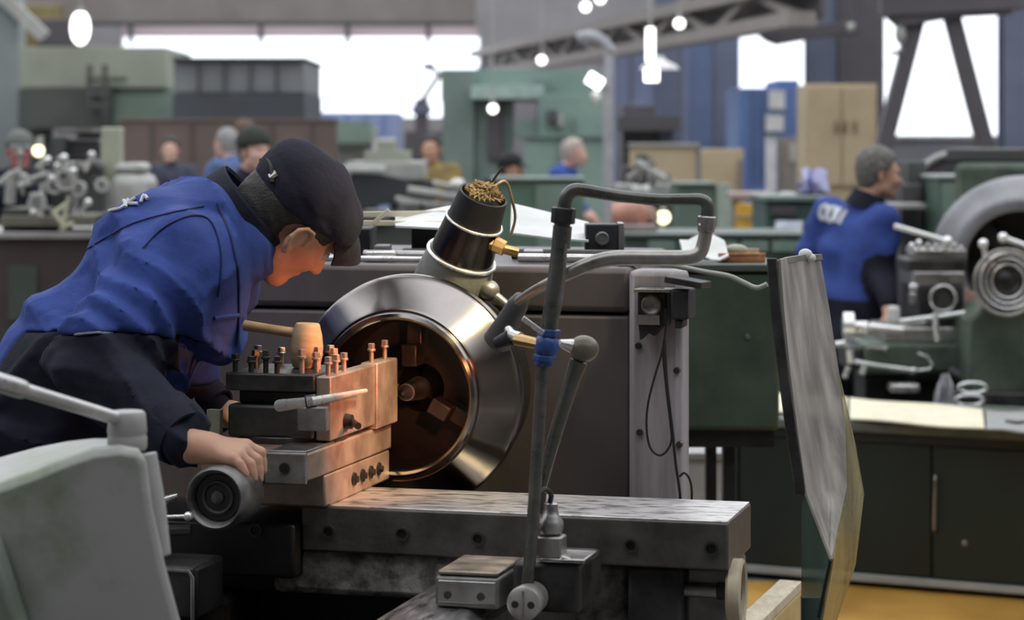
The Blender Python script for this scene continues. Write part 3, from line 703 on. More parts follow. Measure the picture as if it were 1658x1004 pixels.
footR = V((hipR.x-.02, hipR.y-.04, .08)); footL = V((hipL.x+.22, hipL.y+.02, .08))
kneeR = (hipR+footR)/2+V((.05, 0, .02)); kneeL = (hipL+footL)/2+V((.05, 0, .02))
def hand(wr, kn, tips, thumb, rw=.027):
    """wr wrist, kn four knuckles, tips per finger (middle joint, tip), thumb (base, joint, tip)"""
    P = [rc(wr, sum(kn, V((0, 0, 0)))/4*.35+wr*.65, rw, rw*.92, .01)]
    for k_, (mid, tip) in zip(kn, tips):
        P.append(rc(wr.lerp(k_, .25), k_, .0165, .0115, .012))
    for i, (k_, (mid, tip)) in enumerate(zip(kn, tips)):
        r = (.0098, .0102, .0098, .0085)[i]
        P.append(rc(k_, mid, r*1.04, r*.95, .004)); P.append(rc(mid, mid.lerp(tip, .55), r*.97, r*.88, .003)); P.append(rc(mid.lerp(tip, .5), tip, r*.9, r*.8, .003))
    b, j, t = thumb
    P.append(rc(wr.lerp(b, .5), b, .016, .0145, .012)); P.append(rc(b, j, .0125, .0105, .006)); P.append(rc(j, t, .0105, .009, .004))
    return P
kn = [wp(398, 722, 3.832), wp(394, 730, 3.811), wp(386, 738, 3.790), wp(374, 744, 3.771)]
tips = [(wp(421, 733, 3.834), wp(425, 762, 3.834)), (wp(415, 745, 3.811), wp(419, 775, 3.808)), (wp(404, 752, 3.789), wp(410, 775, 3.786)), (wp(388, 752, 3.768), wp(397, 768, 3.765))]
HANDR = hand(wrR, kn, tips, (wp(356, 732, 3.845), wp(385, 752, 3.862), wp(398, 772, 3.862)))
kl = [wrL+V((.085, .03-.02*i, -.006*i)) for i in range(4)]
HANDL = hand(wrL, kl, [(k_+V((.035, 0, -.012)), k_+V((.055, 0, -.03))) for k_ in kl], (wrL+V((.03, -.03, -.01)), wrL+V((.06, -.045, -.02)), wrL+V((.085, -.05, -.03))))
mb = MB()
merge_net(mb, HP+neck, .0038, .016)
merge_net(mb, HANDR+[rc(wrR, wrR.lerp(elR, .45), .027, .034)], .0030, .006)
merge_net(mb, HANDL+[rc(wrL, wrL.lerp(elL, .45), .027, .034)], .0045, .006)
trunk = [rc(spine[i]+V((0, s_*.05, 0)), spine[i+1]+V((0, s_*.05*(i < 3), 0)), .10, .09 if i < 3 else .05) for i in range(4) for s_ in (-1, 1)]+[rc(spine[4], ncol, .055, .05)]
trunk += [rc(shR, elR, .05, .04), rc(elR, wrR, .04, .026), rc(shL, elL, .05, .04), rc(elL, wrL, .04, .026), rc(spine[3], shR, .07, .05), rc(spine[3], shL, .07, .05)]
for h_, k_, ft in ((hipR, kneeR, footR), (hipL, kneeL, footL)): trunk += [rc(h_, k_, .085, .058), rc(k_, ft, .058, .04)]
merge_net(mb, trunk, .016, .03)
worker = obj('person', mb, skin, None, 0, 180)
tag(worker, 'person in navy cap and blue work jacket bending over the lathe handwheel', 'person')
# jacket
def ridge(t): return 1-np.abs(np.sin(t))*2
def folds(G):
    x, y, z = G[..., 0], G[..., 1], G[..., 2]
    q = 1.6*np.sin(7*x+5*y-3*z)+1.1*np.sin(13*z-8*y+4*x)+.6*np.sin(29*x+17*z+11*y)
    a = ridge(13*(x*.80+z*.60)+q)
    b = ridge(20*(x*-.45+z*.86+.35*y)+1.3*q)
    c = np.sin(17*(x-.4*z)+2*np.sin(13*z+6*y))
    m = .5+.5*np.sin(6*x-5*z+4*y+1)
    arm = (y < WYD-.14)*1.
    # sleeve creases run round the arm
    dn = (np.array(elR-shR)/(elR-shR).length).astype(np.float32); t = G @ dn
    e = ridge(30*t+1.8*np.sin(14*x+9*z)+1.2*np.sin(22*y+8*z))
    return -.0115*a*np.abs(a)*m-.0095*b*np.abs(b)*(1-m)+.004*c-.0095*e*np.abs(e)*arm
J = []
rr = [.150, .150, .150, .138, .105]
for i in range(4):
    for s_ in (-1, 1): J.append(rc(spine[i]+V((0, s_*.075, 0)), spine[i+1]+V((0, s_*(.075 if i < 3 else .05), 0)), rr[i], rr[i+1], .05))
J += [rc(spine[3]+V((0, -.08, .0)), shR, .115, .098, .04), rc(spine[3]+V((0, .08, 0)), shL, .115, .092, .04),
      rc(shR, elR, .098, .082, .03), rc(elR, wrR.lerp(elR, .09), .078, .050, .022), rc(shL, elL, .09, .072, .03), rc(elL, wrL.lerp(elL, .1), .072, .05, .03),
      rc(spine[4], W(398, 362), .105, .092, .03), rc(W(318, 505, -.12), W(352, 555, -.08), .055, .045, .04)]
cutp = spine[0]; cutn = (spine[0]-spine[1]).normalized()
ncut = W(410, 346); nn = V((.78, 0, .62)).normalized()
def jcut(G):
    d1 = (G-np.array(cutp+cutn*.06, np.float32)) @ np.array(cutn, np.float32)
    d2 = (G-np.array(ncut, np.float32)) @ np.array(nn, np.float32)
    wd = (wrR-elR).normalized(); wl = (wrL-elL).normalized()
    return np.maximum(d1, np.where(np.linalg.norm(G-np.array(ncut, np.float32), axis=-1) < .2, d2, -1))
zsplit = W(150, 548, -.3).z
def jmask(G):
    """negative where the cloth is dark navy: lower right sleeve, and the front hem where shadow is painted in"""
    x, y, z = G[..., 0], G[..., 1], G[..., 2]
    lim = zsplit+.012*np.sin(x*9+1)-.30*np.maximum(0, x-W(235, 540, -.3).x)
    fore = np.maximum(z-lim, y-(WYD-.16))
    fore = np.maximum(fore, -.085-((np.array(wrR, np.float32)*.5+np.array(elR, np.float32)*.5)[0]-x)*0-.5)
    hem = np.maximum(z-W(0, 640).z, W(120, 600).x-x)  # shadow under the torso painted as navy cloth
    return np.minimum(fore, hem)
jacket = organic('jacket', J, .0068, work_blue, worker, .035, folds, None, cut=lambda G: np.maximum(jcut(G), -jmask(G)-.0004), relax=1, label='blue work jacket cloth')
organic('jacket_lower', J, .0068, work_navy, worker, .035, folds, None, cut=lambda G: np.maximum(jcut(G), jmask(G)-.0004), relax=1, label='dark navy lower sleeve, and front hem painted dark for shadow')
# collar, zip, cuff
ccx = W(392, 350)
cx_, cy_, cz_ = frame_from(nn, (0, 1, 0))
m = MB(); m.rev([(-.06, .118), (-.02, .111), (.028, .106), (.033, .101), (.028, .096), (-.02, .102), (-.06, .108), (-.06, .118)], ccx, nn, 48, 0, (0, 1, 0), (.86, 1)); obj('collar', m, work_navy, worker)
cd = (wrR-elR).normalized()
m = MB(); m.rev([(-.035, .0535), (.0, .0505), (.012, .048), (.012, .043), (-.035, .047), (-.035, .0535)], wrR.lerp(elR, .13), cd, 30); obj('cuff', m, work_navy, worker)
cd = (wrL-elL).normalized()
m = MB(); m.rev([(-.035, .0535), (.0, .0505), (.012, .048), (.012, .043), (-.035, .047), (-.035, .0535)], wrL.lerp(elL, .13), cd, 30); obj('cuff', m, work_navy, worker)
bvj = bvh_of(jacket)
stitched('shoulder_seam', bvj, [(232, 402), (262, 372), (300, 352), (330, 352), (348, 372), (358, 420), (352, 480)], .0016, seam_blue, worker)
stitched('yoke_seam', bvj, [(140, 405), (210, 365), (280, 345), (330, 335)], .0014, seam_blue, worker)
stitched('sleeve_piping', bvj, [(92, 546), (130, 540), (175, 538), (215, 545), (245, 560)], .0022, mat('grey_piping', (.3, .3, .34), .6), worker)
stitched('zip', bvj, [(352, 330), (372, 380), (384, 440), (386, 500), (382, 560)], .0022, seam_blue, worker)
stitched('pocket_flap', bvj, [(345, 515), (362, 512), (384, 510)], .004, work_blue, worker)
for path in ([(176, 343), (168, 336), (176, 328), (196, 325), (204, 331), (194, 340), (176, 343)], [(203, 338), (210, 322)], [(220, 321), (209, 330), (224, 332)], [(229, 329), (233, 318), (240, 324)]):
    stitched('back_lettering', bvj, path, .0032, white_print, worker, .0035, 4)
# trousers, shoes
T = []
for h_, k_, ft in ((hipR, kneeR, footR), (hipL, kneeL, footL)): T += [rc(h_+V((0, 0, .03)), k_, .125, .088), rc(k_, ft, .085, .072)]
T += [rc(spine[0]+V((0, -.06, .02)), spine[0]+V((0, .06, .02)), .14, .14)]
organic('trousers', T, .016, trouser, worker, .04)
for ft in (footR, footL): organic('shoe', shoe(None, ft, V((1, 0, 0))), .012, shoe_m, worker, .02)
# hair and cap
np3 = lambda v: np.array(v, np.float32)
def hcoord(G): d = G-np3(hc_); return d @ np3(hf), d @ np3(hu.cross(hf)), d @ np3(hu)
def haircut(G):
    a, b, d = hcoord(G)
    side = a-(.012+.9*(d+.02)*(d < .03))          # front limit: in front of it no hair, sideburn towards the temple
    ear = .027-np.sqrt((a+.006)**2+(d+.024)**2)    # clear of the ear
    return np.maximum(np.maximum(np.maximum(np.maximum(a-.055, d-(.022+.32*a)), np.where(d < .0, a+.012, a-.055)), -.095-d), ear*(np.abs(b) > .05)+(-1)*(np.abs(b) <= .05))
organic('hair', [el(hq(-.016, 0, .022), (.101, .082, .098), HR), el(hq(-.05, 0, -.045), (.052, .064, .06), HR)], .0045, hair_dark, worker, .03, lambda G: .0012*np.sin(300*G[..., 0]+80*G[..., 2])*np.sin(260*G[..., 1]), cut=haircut)
def capcut(G):
    a, b, d = hcoord(G); return (.013+.32*a)-d
def capfold(G):
    a, b, d = hcoord(G); return .0035*np.sin(55*d+20*a+3*np.sin(18*a))*(d > .03)+.0025*np.sin(40*b+25*a)
capo = organic('cap', [el(hq(-.012, 0, .020), (.108, .093, .080), HR), el(hq(-.022, 0, .046), (.092, .086, .057), HR), el(hq(.042, 0, .040), (.062, .076, .056), HR)], .0045, cap_navy, worker, .03, capfold, cut=capcut)
m = MB(); rows = []
for i in range(7):
    t = i/6; row = []
    for j in range(17):
        v = -1+2*j/16; wdt = .074*math.sqrt(max(0, 1-(.55*t)**2.5))
        base = .075*math.sqrt(max(0, 1-(v*.9)**2))
        row.append(hq(.016+base+(.060*t)*(1-.35*v*v), v*wdt, .042+.020*math.sqrt(max(0, 1-v*v))-.014*t-.014*t*t-.020*v*v))
    rows.append(row)
m.sheet(rows, .0035); obj('cap_peak', m, cap_navy, capo, 0, 60)
m = MB(); m.sph(hq(-.016, 0, .102), (.008, .008, .005), 12, 8); obj('cap_button', m, cap_navy, capo)
p1 = hq(-.112, -.02, .02)
m = MB(); m.tube([hq(-.106, -.045, .0), hq(-.117, -.02, .012), hq(-.118, .01, .012), hq(-.108, .04, .0)], .004, 8, smooth=4); obj('cap_strap', m, mat('black_cap_strap', (.012, .012, .013), .6), capo)
m = MB(); m.obox(hq(-.112, -.035, .008), (.006, .012, .014), HR); obj('strap_buckle', m, steel, capo)
for sg in (1, -1):
    m = MB(); m.sph(hq(.079, sg*.030, -.007), .0125, 14, 8); obj('eye', m, mat('eye_white', (.7, .68, .65), .2), worker)

# ------------------------------------------------------------------ figures further off
def figure(label, pos, face, H=1.75, lean=0., jac=work_blue, sleeve=None, trs=trouser, hairm=hair_dark, hat=None, hatm=None, skn=skin, vox=.02, over=None, group=None, yaw=0., tilt=0., hand_fwd=.32, hand_z=1.02, stride=.0, hem=None):
    """a standing figure: pos on the floor, face = heading angle, lean forward in radians; over replaces joints"""
    f = V((math.cos(face), math.sin(face), 0)); l = V((-f.y, f.x, 0)); z = V((0, 0, 1)); k = H/1.75
    base = V(pos); hip = base+z*(.93*k)
    up = (z*math.cos(lean)+f*math.sin(lean)); fw = f*math.cos(lean)-z*math.sin(lean)
    J = dict(hip=hip, waist=hip+up*.18*k, chest=hip+up*.38*k, neck=hip+up*.53*k)
    J['head'] = J['neck']+up*.155*k+fw*.03*k
    for sg, n in ((1, 'L'), (-1, 'R')):
        J['sh'+n] = hip+up*.47*k+l*(sg*.185*k); J['el'+n] = J['sh'+n]-up*.22*k+fw*.12*k+l*(sg*.07)
        w_ = base+f*(hand_fwd*k)+z*hand_z+l*(sg*.14*k); J['wr'+n] = w_
        J['hp'+n] = hip+l*(sg*.09*k); J['ft'+n] = base+l*(sg*.11*k)+z*.08+f*(stride*sg); J['kn'+n] = (J['hp'+n]+J['ft'+n])/2+f*.03
    if over: J.update(over)
    hd = J['head']; a = face+yaw; hff = V((math.cos(a), math.sin(a), 0)); hff = (hff*math.cos(tilt)-z*math.sin(tilt)).normalized(); huu = (z-hff*z.dot(hff)).normalized()
    P, q, R = head_prims(hd, hff, huu, k)
    mbb = MB()
    merge_net(mbb, P+[rc(q(-.02, 0, -.06), J['neck'], .055, .06)], min(vox, .011), .018)
    bd = [rc(J['hip'], J['waist'], .10, .095), rc(J['waist'], J['chest'], .10, .11), rc(J['chest'], J['neck'], .10, .055)]
    for n in 'LR':
        bd += [rc(J['sh'+n], J['el'+n], .048, .04), rc(J['el'+n], J['wr'+n], .04, .026), rc(J['chest'], J['sh'+n], .08, .055), rc(J['hp'+n], J['kn'+n], .08, .055), rc(J['kn'+n], J['ft'+n], .055, .04)]
        d = (J['wr'+n]-J['el'+n]).normalized(); s1 = d.cross(V((0, 0, 1))).normalized()
        bd += [rc(J['wr'+n], J['wr'+n]+d*.075, .028, .034)]+[rc(J['wr'+n]+d*.07+s1*(.022*i-.033), J['wr'+n]+d*(.15-.01*abs(i-1.5))+s1*(.026*i-.039)-V((0, 0, .03)), .012, .010, .004) for i in range(4)]+[rc(J['wr'+n]+d*.02, J['wr'+n]+d*.075+s1*.05, .016, .011, .01)]
    merge_net(mbb, bd, vox*.8, .02)
    o = obj('person', mbb, skn, None, 0, 180); tag(o, label, 'person', group)
    fo = lambda G: .006*np.sin(34*G[..., 2]+9*G[..., 0]+2*np.sin(16*G[..., 0]))+.004*np.sin(50*(G[..., 0]+.6*G[..., 2]))
    jp = []
    for sg in (1, -1):
        jp += [rc(J['hip']+l*sg*.055-up*.06, J['waist']+l*sg*.06, .135*k, .13*k), rc(J['waist']+l*sg*.06, J['chest']+l*sg*.07, .13*k, .128*k)]
    jp += [rc(J['chest']+up*.03, J['neck'], .12*k, .075*k)]
    for n in 'LR': jp += [rc(J['chest']+up*.05, J['sh'+n], .10*k, .085*k), rc(J['sh'+n], J['el'+n], .08*k, .068*k, .02), rc(J['el'+n], J['wr'+n].lerp(J['el'+n], .12), .066*k, .048*k, .02)]
    mfn = None; mats = [jac]
    if sleeve:
        mats = [jac, sleeve]; e1, e2, w1, w2 = (np.array(J[x]) for x in ('elL', 'elR', 'wrL', 'wrR'))
        def mfn(c):
            r = np.zeros(len(c), int)
            for e, w_ in ((e1, w1), (e2, w2)):
                d = w_-e; t = ((c-e) @ d)/(d @ d); dist = np.linalg.norm(c-e-np.clip(t, 0, 1)[:, None]*d, axis=1)
                r |= ((t > -.05) & (dist < .1)).astype(int)
            if hem: r |= (c[:, 2] < hem).astype(int)
            return r
    jk = organic('jacket', jp, vox, mats, o, .04, fo, mfn)
    tp = [rc(J['hip']+l*.05, J['hip']-l*.05, .125*k, .125*k)]
    for n in 'LR': tp += [rc(J['hp'+n], J['kn'+n], .11*k, .08*k), rc(J['kn'+n], J['ft'+n], .08*k, .068*k)]
    organic('trousers', tp, vox*1.2, trs, o, .03)
    for n in 'LR': organic('shoe', shoe(None, J['ft'+n], f), vox, shoe_m, o, .02)
    hvox = min(vox, .011)
    def hc2(G): d = G-np3(hd); return d @ np3(hff)/k, d @ np3(huu.cross(hff))/k, d @ np3(huu)/k
    if hairm:
        def hcut(G):
            a_, b_, d_ = hc2(G); return np.maximum(np.where(d_ < .065, a_-.02-.6*np.maximum(d_, -.02), a_-.11), np.where(a_ > -.03, -.045-d_, -.085-d_))*k
        organic('hair', [el(q(-.014, 0, .028), V((.104, .083, .101))*k, R), el(q(-.05, 0, -.04), V((.05, .062, .06))*k, R)], hvox, hairm, o, .03, lambda G: .003*np.sin(120*G[..., 0])*np.sin(130*G[..., 2]), cut=hcut)
    if hat:
        top = .085 if hat == 'beanie' else .07
        def ccut(G):
            a_, b_, d_ = hc2(G); return (.018+.12*a_)-d_
        co_ = organic('cap' if hat == 'cap' else 'beanie', [el(q(-.012, 0, .035), V((.112, .092, .10))*k, R), el(q(-.015, 0, .06), V((.095, .082, top))*k, R)], hvox, hatm or cap_navy, o, .03, cut=ccut)
        if hat == 'cap':
            m = MB(); m.sheet([[q(.07+.075*t, v*.07, .045-.03*t-.01*v*v) for v in (-1, -.5, 0, .5, 1)] for t in (0, .5, 1)], .006); obj('cap_peak', m, hatm or cap_navy, co_)
    return o, jk, J
# the worker at the second lathe on the right
RY = 11.1
Rw = lambda px, py, dy=0.: wp(px, py, RY+dy)
fr = math.radians(38)
fl = V((math.cos(fr), math.sin(fr), 0)); ll_ = V((-fl.y, fl.x, 0))
ov = dict(hip=Rw(1382, 548), waist=Rw(1385, 490), chest=Rw(1388, 405), neck=Rw(1402, 330), head=Rw(1423, 279),
          shR=Rw(1431, 362, -.13), elR=Rw(1427, 436, -.14), wrR=Rw(1440, 502, -.32), shL=Rw(1345, 345, .13), elL=Rw(1312, 402, .18), wrL=Rw(1400, 445, .35))
hx = Rw(1382, 548)
for n, sg in (('L', 1), ('R', -1)):
    ov['hp'+n] = hx+ll_*(sg*.09); ov['ft'+n] = V((hx.x, hx.y, .08))+ll_*(sg*.12)-fl*.05; ov['kn'+n] = (ov['hp'+n]+ov['ft'+n])/2+fl*.05
person2, jk2, J2 = figure('person with grey hair in a blue jacket with white lettering across the back', (hx.x, hx.y, 0), fr, 1.72, .2, work_blue, work_navy, trouser, hair_grey, None, None, skin, .0125, ov, yaw=math.radians(-30), tilt=.1, hem=Rw(1380, 482).z)
nk = (J2['head']-J2['neck']).normalized(); m = MB(); m.rev([(-.03, .095), (.02, .083), (.05, .078), (.05, .070), (.02, .074), (-.03, .085), (-.03, .095)], J2['neck'], nk, 28); obj('collar', m, work_navy, person2)
bv2 = bvh_of(jk2)
def glyphs(bv, parent, paths, r):
    for p in paths: stitched('back_lettering', bv, p, r, white_print, parent, .004, 4)

glyphs(bv2, person2, [[(1340, 333), (1332, 336), (1329, 345), (1331, 353)], [(1331, 353), (1336, 354), (1340, 345), (1340, 334)], [(1348, 336), (1342, 345), (1341, 356)], [(1348, 336), (1354, 339), (1351, 350), (1347, 358)], [(1342, 357), (1348, 359)], [(1361, 339), (1355, 350), (1352, 360)]], .011)
glyphs(bv2, person2, [[(1372, 342), (1365, 352), (1360, 363)]], .010)
# ------------------------------------------------------------------ tailstock in the near left corner
def onz(px, py, z):
    Y = (CZ-z)*F/(py-HY); return wp(px, py, Y)
def loft(mb, A, B, m=0):
    """solid between two outlines with equal counts"""
    n = len(A); A = [V(p) for p in A]; B = [V(p) for p in B]; c = sum(A, V((0, 0, 0)))/n; nr = V((0, 0, 0))
    for i in range(n): nr += (A[i]-c).cross(A[(i+1) % n]-c)
    d = sum(B, V((0, 0, 0)))/n-c
    fs = [tuple(range(n)), tuple(range(2*n-1, n-1, -1))]+[((i+1) % n, i, i+n, (i+1) % n+n) for i in range(n)]
    if nr.dot(d) > 0: fs = [tuple(reversed(f)) for f in fs]
    return mb.add(A+B, fs, m)
tailm = mat('worn_grey_green_paint', (.40, .395, .385), .42, .15, (.20, .25, .165), 4.5, bump=.25, bscale=30, contrast=(.30, .47))
tailg = mat('grey_green_paint', (.30, .33, .28), .45, .1, (.17, .20, .16), 9, bump=.2, bscale=30)
ty = -1.30
tail = thing('tailstock', 'big worn grey green tailstock in the near left corner, lever on its clamp knob', 'tailstock', LF @ V((-.06, -1.2, .885)), -TH)
Fr = [(-220, 1120), (-220, 815), (-60, 800), (0, 783), (55, 764), (110, 741), (150, 727), (195, 722), (226, 729), (238, 748), (247, 820), (268, 915), (292, 1004), (318, 1120)]
Bk = [(-260, 1120), (-260, 780), (-70, 757), (0, 738), (60, 722), (110, 713), (150, 709), (185, 709), (214, 714), (226, 732), (236, 815), (255, 910), (276, 1004), (300, 1120)]
m = MB(LF); loft(m, [ly(a, b, ty) for a, b in Fr], [ly(a, b, ty+.20) for a, b in Bk]); obj('tailstock_body', m, tailm, tail, .012, 30)
m = MB(LF); loft(m, [ly(a, b, ty-.004) for a, b in [(-220, 1125), (-220, 830), (-40, 848), (2, 856), (26, 930), (52, 1010), (80, 1125)]], [ly(a, b, ty-.03) for a, b in [(-240, 1125), (-240, 870), (-60, 882), (-14, 890), (8, 950), (30, 1020), (56, 1125)]]); obj('side_cover', m, tailg, tail, .006, label='darker green side cover')
m = MB(LF); a = ly(233, 735, ty+.07); b = ly(262, 900, ty+.07); m.tube([a, a.lerp(b, .5), b], [.0165, .0165, .012], 24); obj('clamp_boss', m, tailm, tail, .002)
kb = ly(206, 728, ty+.06)
m = MB(LF); m.rev([(0, .0235), (.004, .0255), (.016, .0255), (.018, .0245), (.021, .0245), (.023, .0255), (.046, .0235), (.0495, .021), (.050, .018)], kb, (0, 0, 1), 40); kn_ = obj('clamp_knob', m, tailm, tail)
kt = kb+V((0, 0, .036)); le = LFI @ wp(-70, 598, 2.86)
m = MB(LF); d = le-kt; m.tube([kt+d*.06, kt+d*.5, kt+d*.62, kt+d*.63, kt+d*.66, le], [.0085, .0085, .0085, .011, .0115, .0115], 18); obj('clamp_lever', m, mat('pale_worn_lever', (.60, .59, .58), .32, .75, (.42, .41, .40), 14), kn_)
m = MB(LF); A_ = ly(-230, 1130, ty+.02); B_ = ly(330, 1130, ty+.02); m.bx(A_.x, B_.x, ty+.01, ty+.30, .885, A_.z+.03); obj('tailstock_base', m, tailg, tail, .01)

# ------------------------------------------------------------------ splash shield on the right
def plastic(name, col, opa, rough=.25):
    g = bpy.data.materials.new(name); g.use_nodes = True; nt = g.node_tree; b = nt.nodes['Principled BSDF']; o = nt.nodes['Material Output']
    t = nt.nodes.new('ShaderNodeBsdfTransparent'); mx = nt.nodes.new('ShaderNodeMixShader'); t.inputs['Color'].default_value = (*[min(1, .55+.5*c) for c in col], 1)
    tc = nt.nodes.new('ShaderNodeTexCoord'); mp = nt.nodes.new('ShaderNodeMapping'); mp.inputs['Scale'].default_value = (9, 9, 1.2)
    n = nt.nodes.new('ShaderNodeTexNoise'); n.inputs['Scale'].default_value = 3; n.inputs['Detail'].default_value = 6
    nt.links.new(tc.outputs['Object'], mp.inputs[0]); nt.links.new(mp.outputs[0], n.inputs['Vector'])
    cr = nt.nodes.new('ShaderNodeValToRGB'); cr.color_ramp.elements[0].position = .33; cr.color_ramp.elements[1].position = .68
    cr.color_ramp.elements[0].color = (*[c*.55 for c in col], 1); cr.color_ramp.elements[1].color = (*col, 1)
    nt.links.new(n.outputs['Fac'], cr.inputs[0]); nt.links.new(cr.outputs[0], b.inputs['Base Color']); b.inputs['Roughness'].default_value = rough
    mr = nt.nodes.new('ShaderNodeMapRange'); mr.inputs['From Min'].default_value = .3; mr.inputs['From Max'].default_value = .7; mr.inputs['To Min'].default_value = max(0, opa-.15); mr.inputs['To Max'].default_value = min(1, opa+.15)
    nt.links.new(n.outputs['Fac'], mr.inputs[0]); nt.links.new(mr.outputs[0], mx.inputs[0])
    nt.links.new(t.outputs[0], mx.inputs[1]); nt.links.new(b.outputs[0], mx.inputs[2]); nt.links.new(mx.outputs[0], o.inputs[0]); return g
dusty = plastic('dusty_clear_plastic', (.56, .52, .47), .84); yel = plastic('yellowed_plastic', (.50, .42, .16), .5); grn = plastic('green_tinted_plastic', (.20, .30, .25), .38)
sh = thing('splash_shield', 'tall bent dusty plastic splash shield with dark edge strip right of the lathe', 'shield', wp(1320, 1040, 4.0))
S = lambda px, py, Y: wp(px, py, Y)
L_ = [S(1262, 420, 3.94), S(1268, 500, 3.93), S(1278, 600, 3.92), S(1290, 700, 3.91), S(1304, 800, 3.9), S(1345, 905, 3.88)]
R_ = [S(1326, 412, 4.12), S(1341, 500, 4.11), S(1356, 600, 4.09), S(1367, 690, 4.06), S(1370, 790, 4.0), S(1347, 906, 3.885)]
rows = [[a.lerp(b, t)+V((0, .012*math.sin(PI*t)+.004*math.sin(9*t+i), 0)) for t in [k/8 for k in range(9)]] for i, (a, b) in enumerate(zip(L_, R_))]
m = MB(); m.sheet(rows, .004); obj('shield_sheet', m, dusty, sh)
m = MB(); m.sheet([[S(1357, 602, 4.093), S(1366, 640, 4.13)], [S(1368, 690, 4.065), S(1384, 720, 4.15)], [S(1371, 790, 4.005), S(1398, 800, 4.15)], [S(1349, 905, 3.89), S(1384, 915, 4.1)], [S(1330, 1010, 3.89), S(1352, 1010, 4.05)], [S(1328, 1050, 3.89), S(1345, 1050, 4.04)]], .003); obj('shield_return', m, yel, sh, label='yellowed plastic return edge')
m = MB(); m.sheet([[S(1299, 800, 3.905), S(1305, 802, 3.9)], [S(1298, 870, 3.905), S(1332, 872, 3.885)], [S(1298, 905, 3.905), S(1345, 907, 3.883)], [S(1298, 1010, 3.905), S(1331, 1010, 3.885)], [S(1298, 1050, 3.905), S(1327, 1050, 3.885)]], .003); obj('shield_flap', m, grn, sh, label='clear green tinted lower flap')
m = MB(); m.tube([S(1345, 908, 3.88), S(1336, 950, 3.882), S(1326, 1000, 3.885)], .003, 8); obj('fold_strip', m, blacksteel, sh)
m = MB(); pth = [S(1250, 418, 3.94), S(1256, 500, 3.93), S(1268, 600, 3.92), S(1281, 700, 3.91), S(1297, 800, 3.905)]
for i in range(len(pth)-1): pass
m.sheet([[p+V((-.009, 0, 0)), p+V((.008, -.002, 0))] for p in pth], .012); obj('edge_strip', m, darksteel, sh, .002, label='dark edge strip')
m = MB(); m.sheet([[S(1247, 424, 3.935), S(1275, 416, 3.99), S(1300, 412, 4.06), S(1328, 412, 4.125)], [S(1250, 433, 3.935), S(1277, 426, 3.99), S(1302, 422, 4.06), S(1330, 421, 4.125)]], .007); obj('top_strip', m, pipe_w, sh, .001)
m = MB(); a = S(1304, 412, 4.07); m.sph(a, (.012, .01, .010), 12, 8); m.sph(a+V((.009, 0, -.006)), (.009, .008, .008), 12, 8); obj('top_clip', m, whitepaper, sh)
m = MB(); a = S(1315, 1030, 3.92); m.bar(a+V((0, .02, .06)), V((a.x, a.y+.02, .02)), .03, .02, (0, 1, 0)); m.bx(a.x-.12, a.x+.12, a.y-.1, a.y+.14, 0, .02); obj('shield_stand', m, blacksteel, sh)

# ------------------------------------------------------------------ cream handwheel, wooden beam at the slide's right end
hwY = 3.87
cwt = wp(1192, 958, hwY); axw = LF.to_3x3() @ V((1, 0, 0)); axw = V((.97, -.21, 0)).normalized()
wh = thing('edge_handwheel', 'cream rimmed handwheel seen edge on at the right end of the slide', 'handwheel', cwt-V((0, 0, .06)))
creamp = mat('cream_wheel_paint', (.78, .68, .50), .5, 0, (.55, .46, .32), 12)
m = MB(); m.rev([(-.010, .044), (-.012, .048), (-.008, .053), (.010, .053), (.013, .048), (.010, .044), (-.010, .044)], cwt, axw, 48); obj('wheel_rim', m, creamp, wh)
m = MB(); m.cyl(cwt-axw*.03, cwt+axw*.008, .014, None, 20); hub = obj('wheel_hub', m, darksteel, wh)
for k in range(3):
    a = 2*PI*k/3+.4; y_ = axw.cross(V((0, 0, 1))); d = y_*math.cos(a)+V((0, 0, 1))*math.sin(a)
    m = MB(); m.tube([cwt+d*.012, cwt+d*.046], .005, 10); obj('wheel_spoke', m, darksteel, wh)
m = MB(); m.cyl(cwt-axw*.09, cwt-axw*.031, .012, None, 16); obj('wheel_shaft', m, steel, wh)
yw = mat('yellow_painted_wood', (.66, .52, .25), .55, 0, (.45, .32, .12), 8, stretch=(1, 1, 1), bump=.2)
pw = mat('pale_worn_board', (.72, .64, .48), .6, 0, (.50, .42, .28), 14, bump=.2, stretch=(3, 1, 1))
bz = .72
a0, a1, a2, a3 = onz(1180, 1012, bz), onz(1262, 938, bz), onz(1298, 941, bz), onz(1228, 1012, bz)
beam = thing('wooden_tray', 'yellow wooden tray with pale worn top edge below the splash shield', 'tray', ((a0+a2)/2-V((0, 0, bz))))
m = MB(); e = (a0-a1).normalized(); m.prism([a0+e*.5, a1, a2, a3+e*.5], (0, 0, -.02)); obj('tray_edge', m, pw, beam, .002, label='pale worn top board')
m = MB(); m.prism([a3+e*.5-V((.012, 0, .0215)), a2-V((.012, 0, .0215)), a2+V((.0, 0, -.0215)), a3+e*.5+V((0, 0, -.0215))], (0, 0, -.16)); obj('tray_side', m, yw, beam, .002)
m = MB(); m.prism([a0+e*.5-V((0, 0, .19)), a1-V((0, 0, .19)), a2+V((.12, .05, -.19)), a3+e*.5+V((.12, .05, -.19))], (0, 0, -.02)); obj('tray_floor', m, yw, beam, .002)
for p in (a1+V((.02, -.03, -.211)), a2+V((.09, 0, -.211)), a0+V((.03, 0, -.211)), a3+V((.09, 0, -.211))):
    m = MB(); m.bx(p.x-.02, p.x+.02, p.y-.02, p.y+.02, 0, p.z); obj('leg', m, yw, beam)

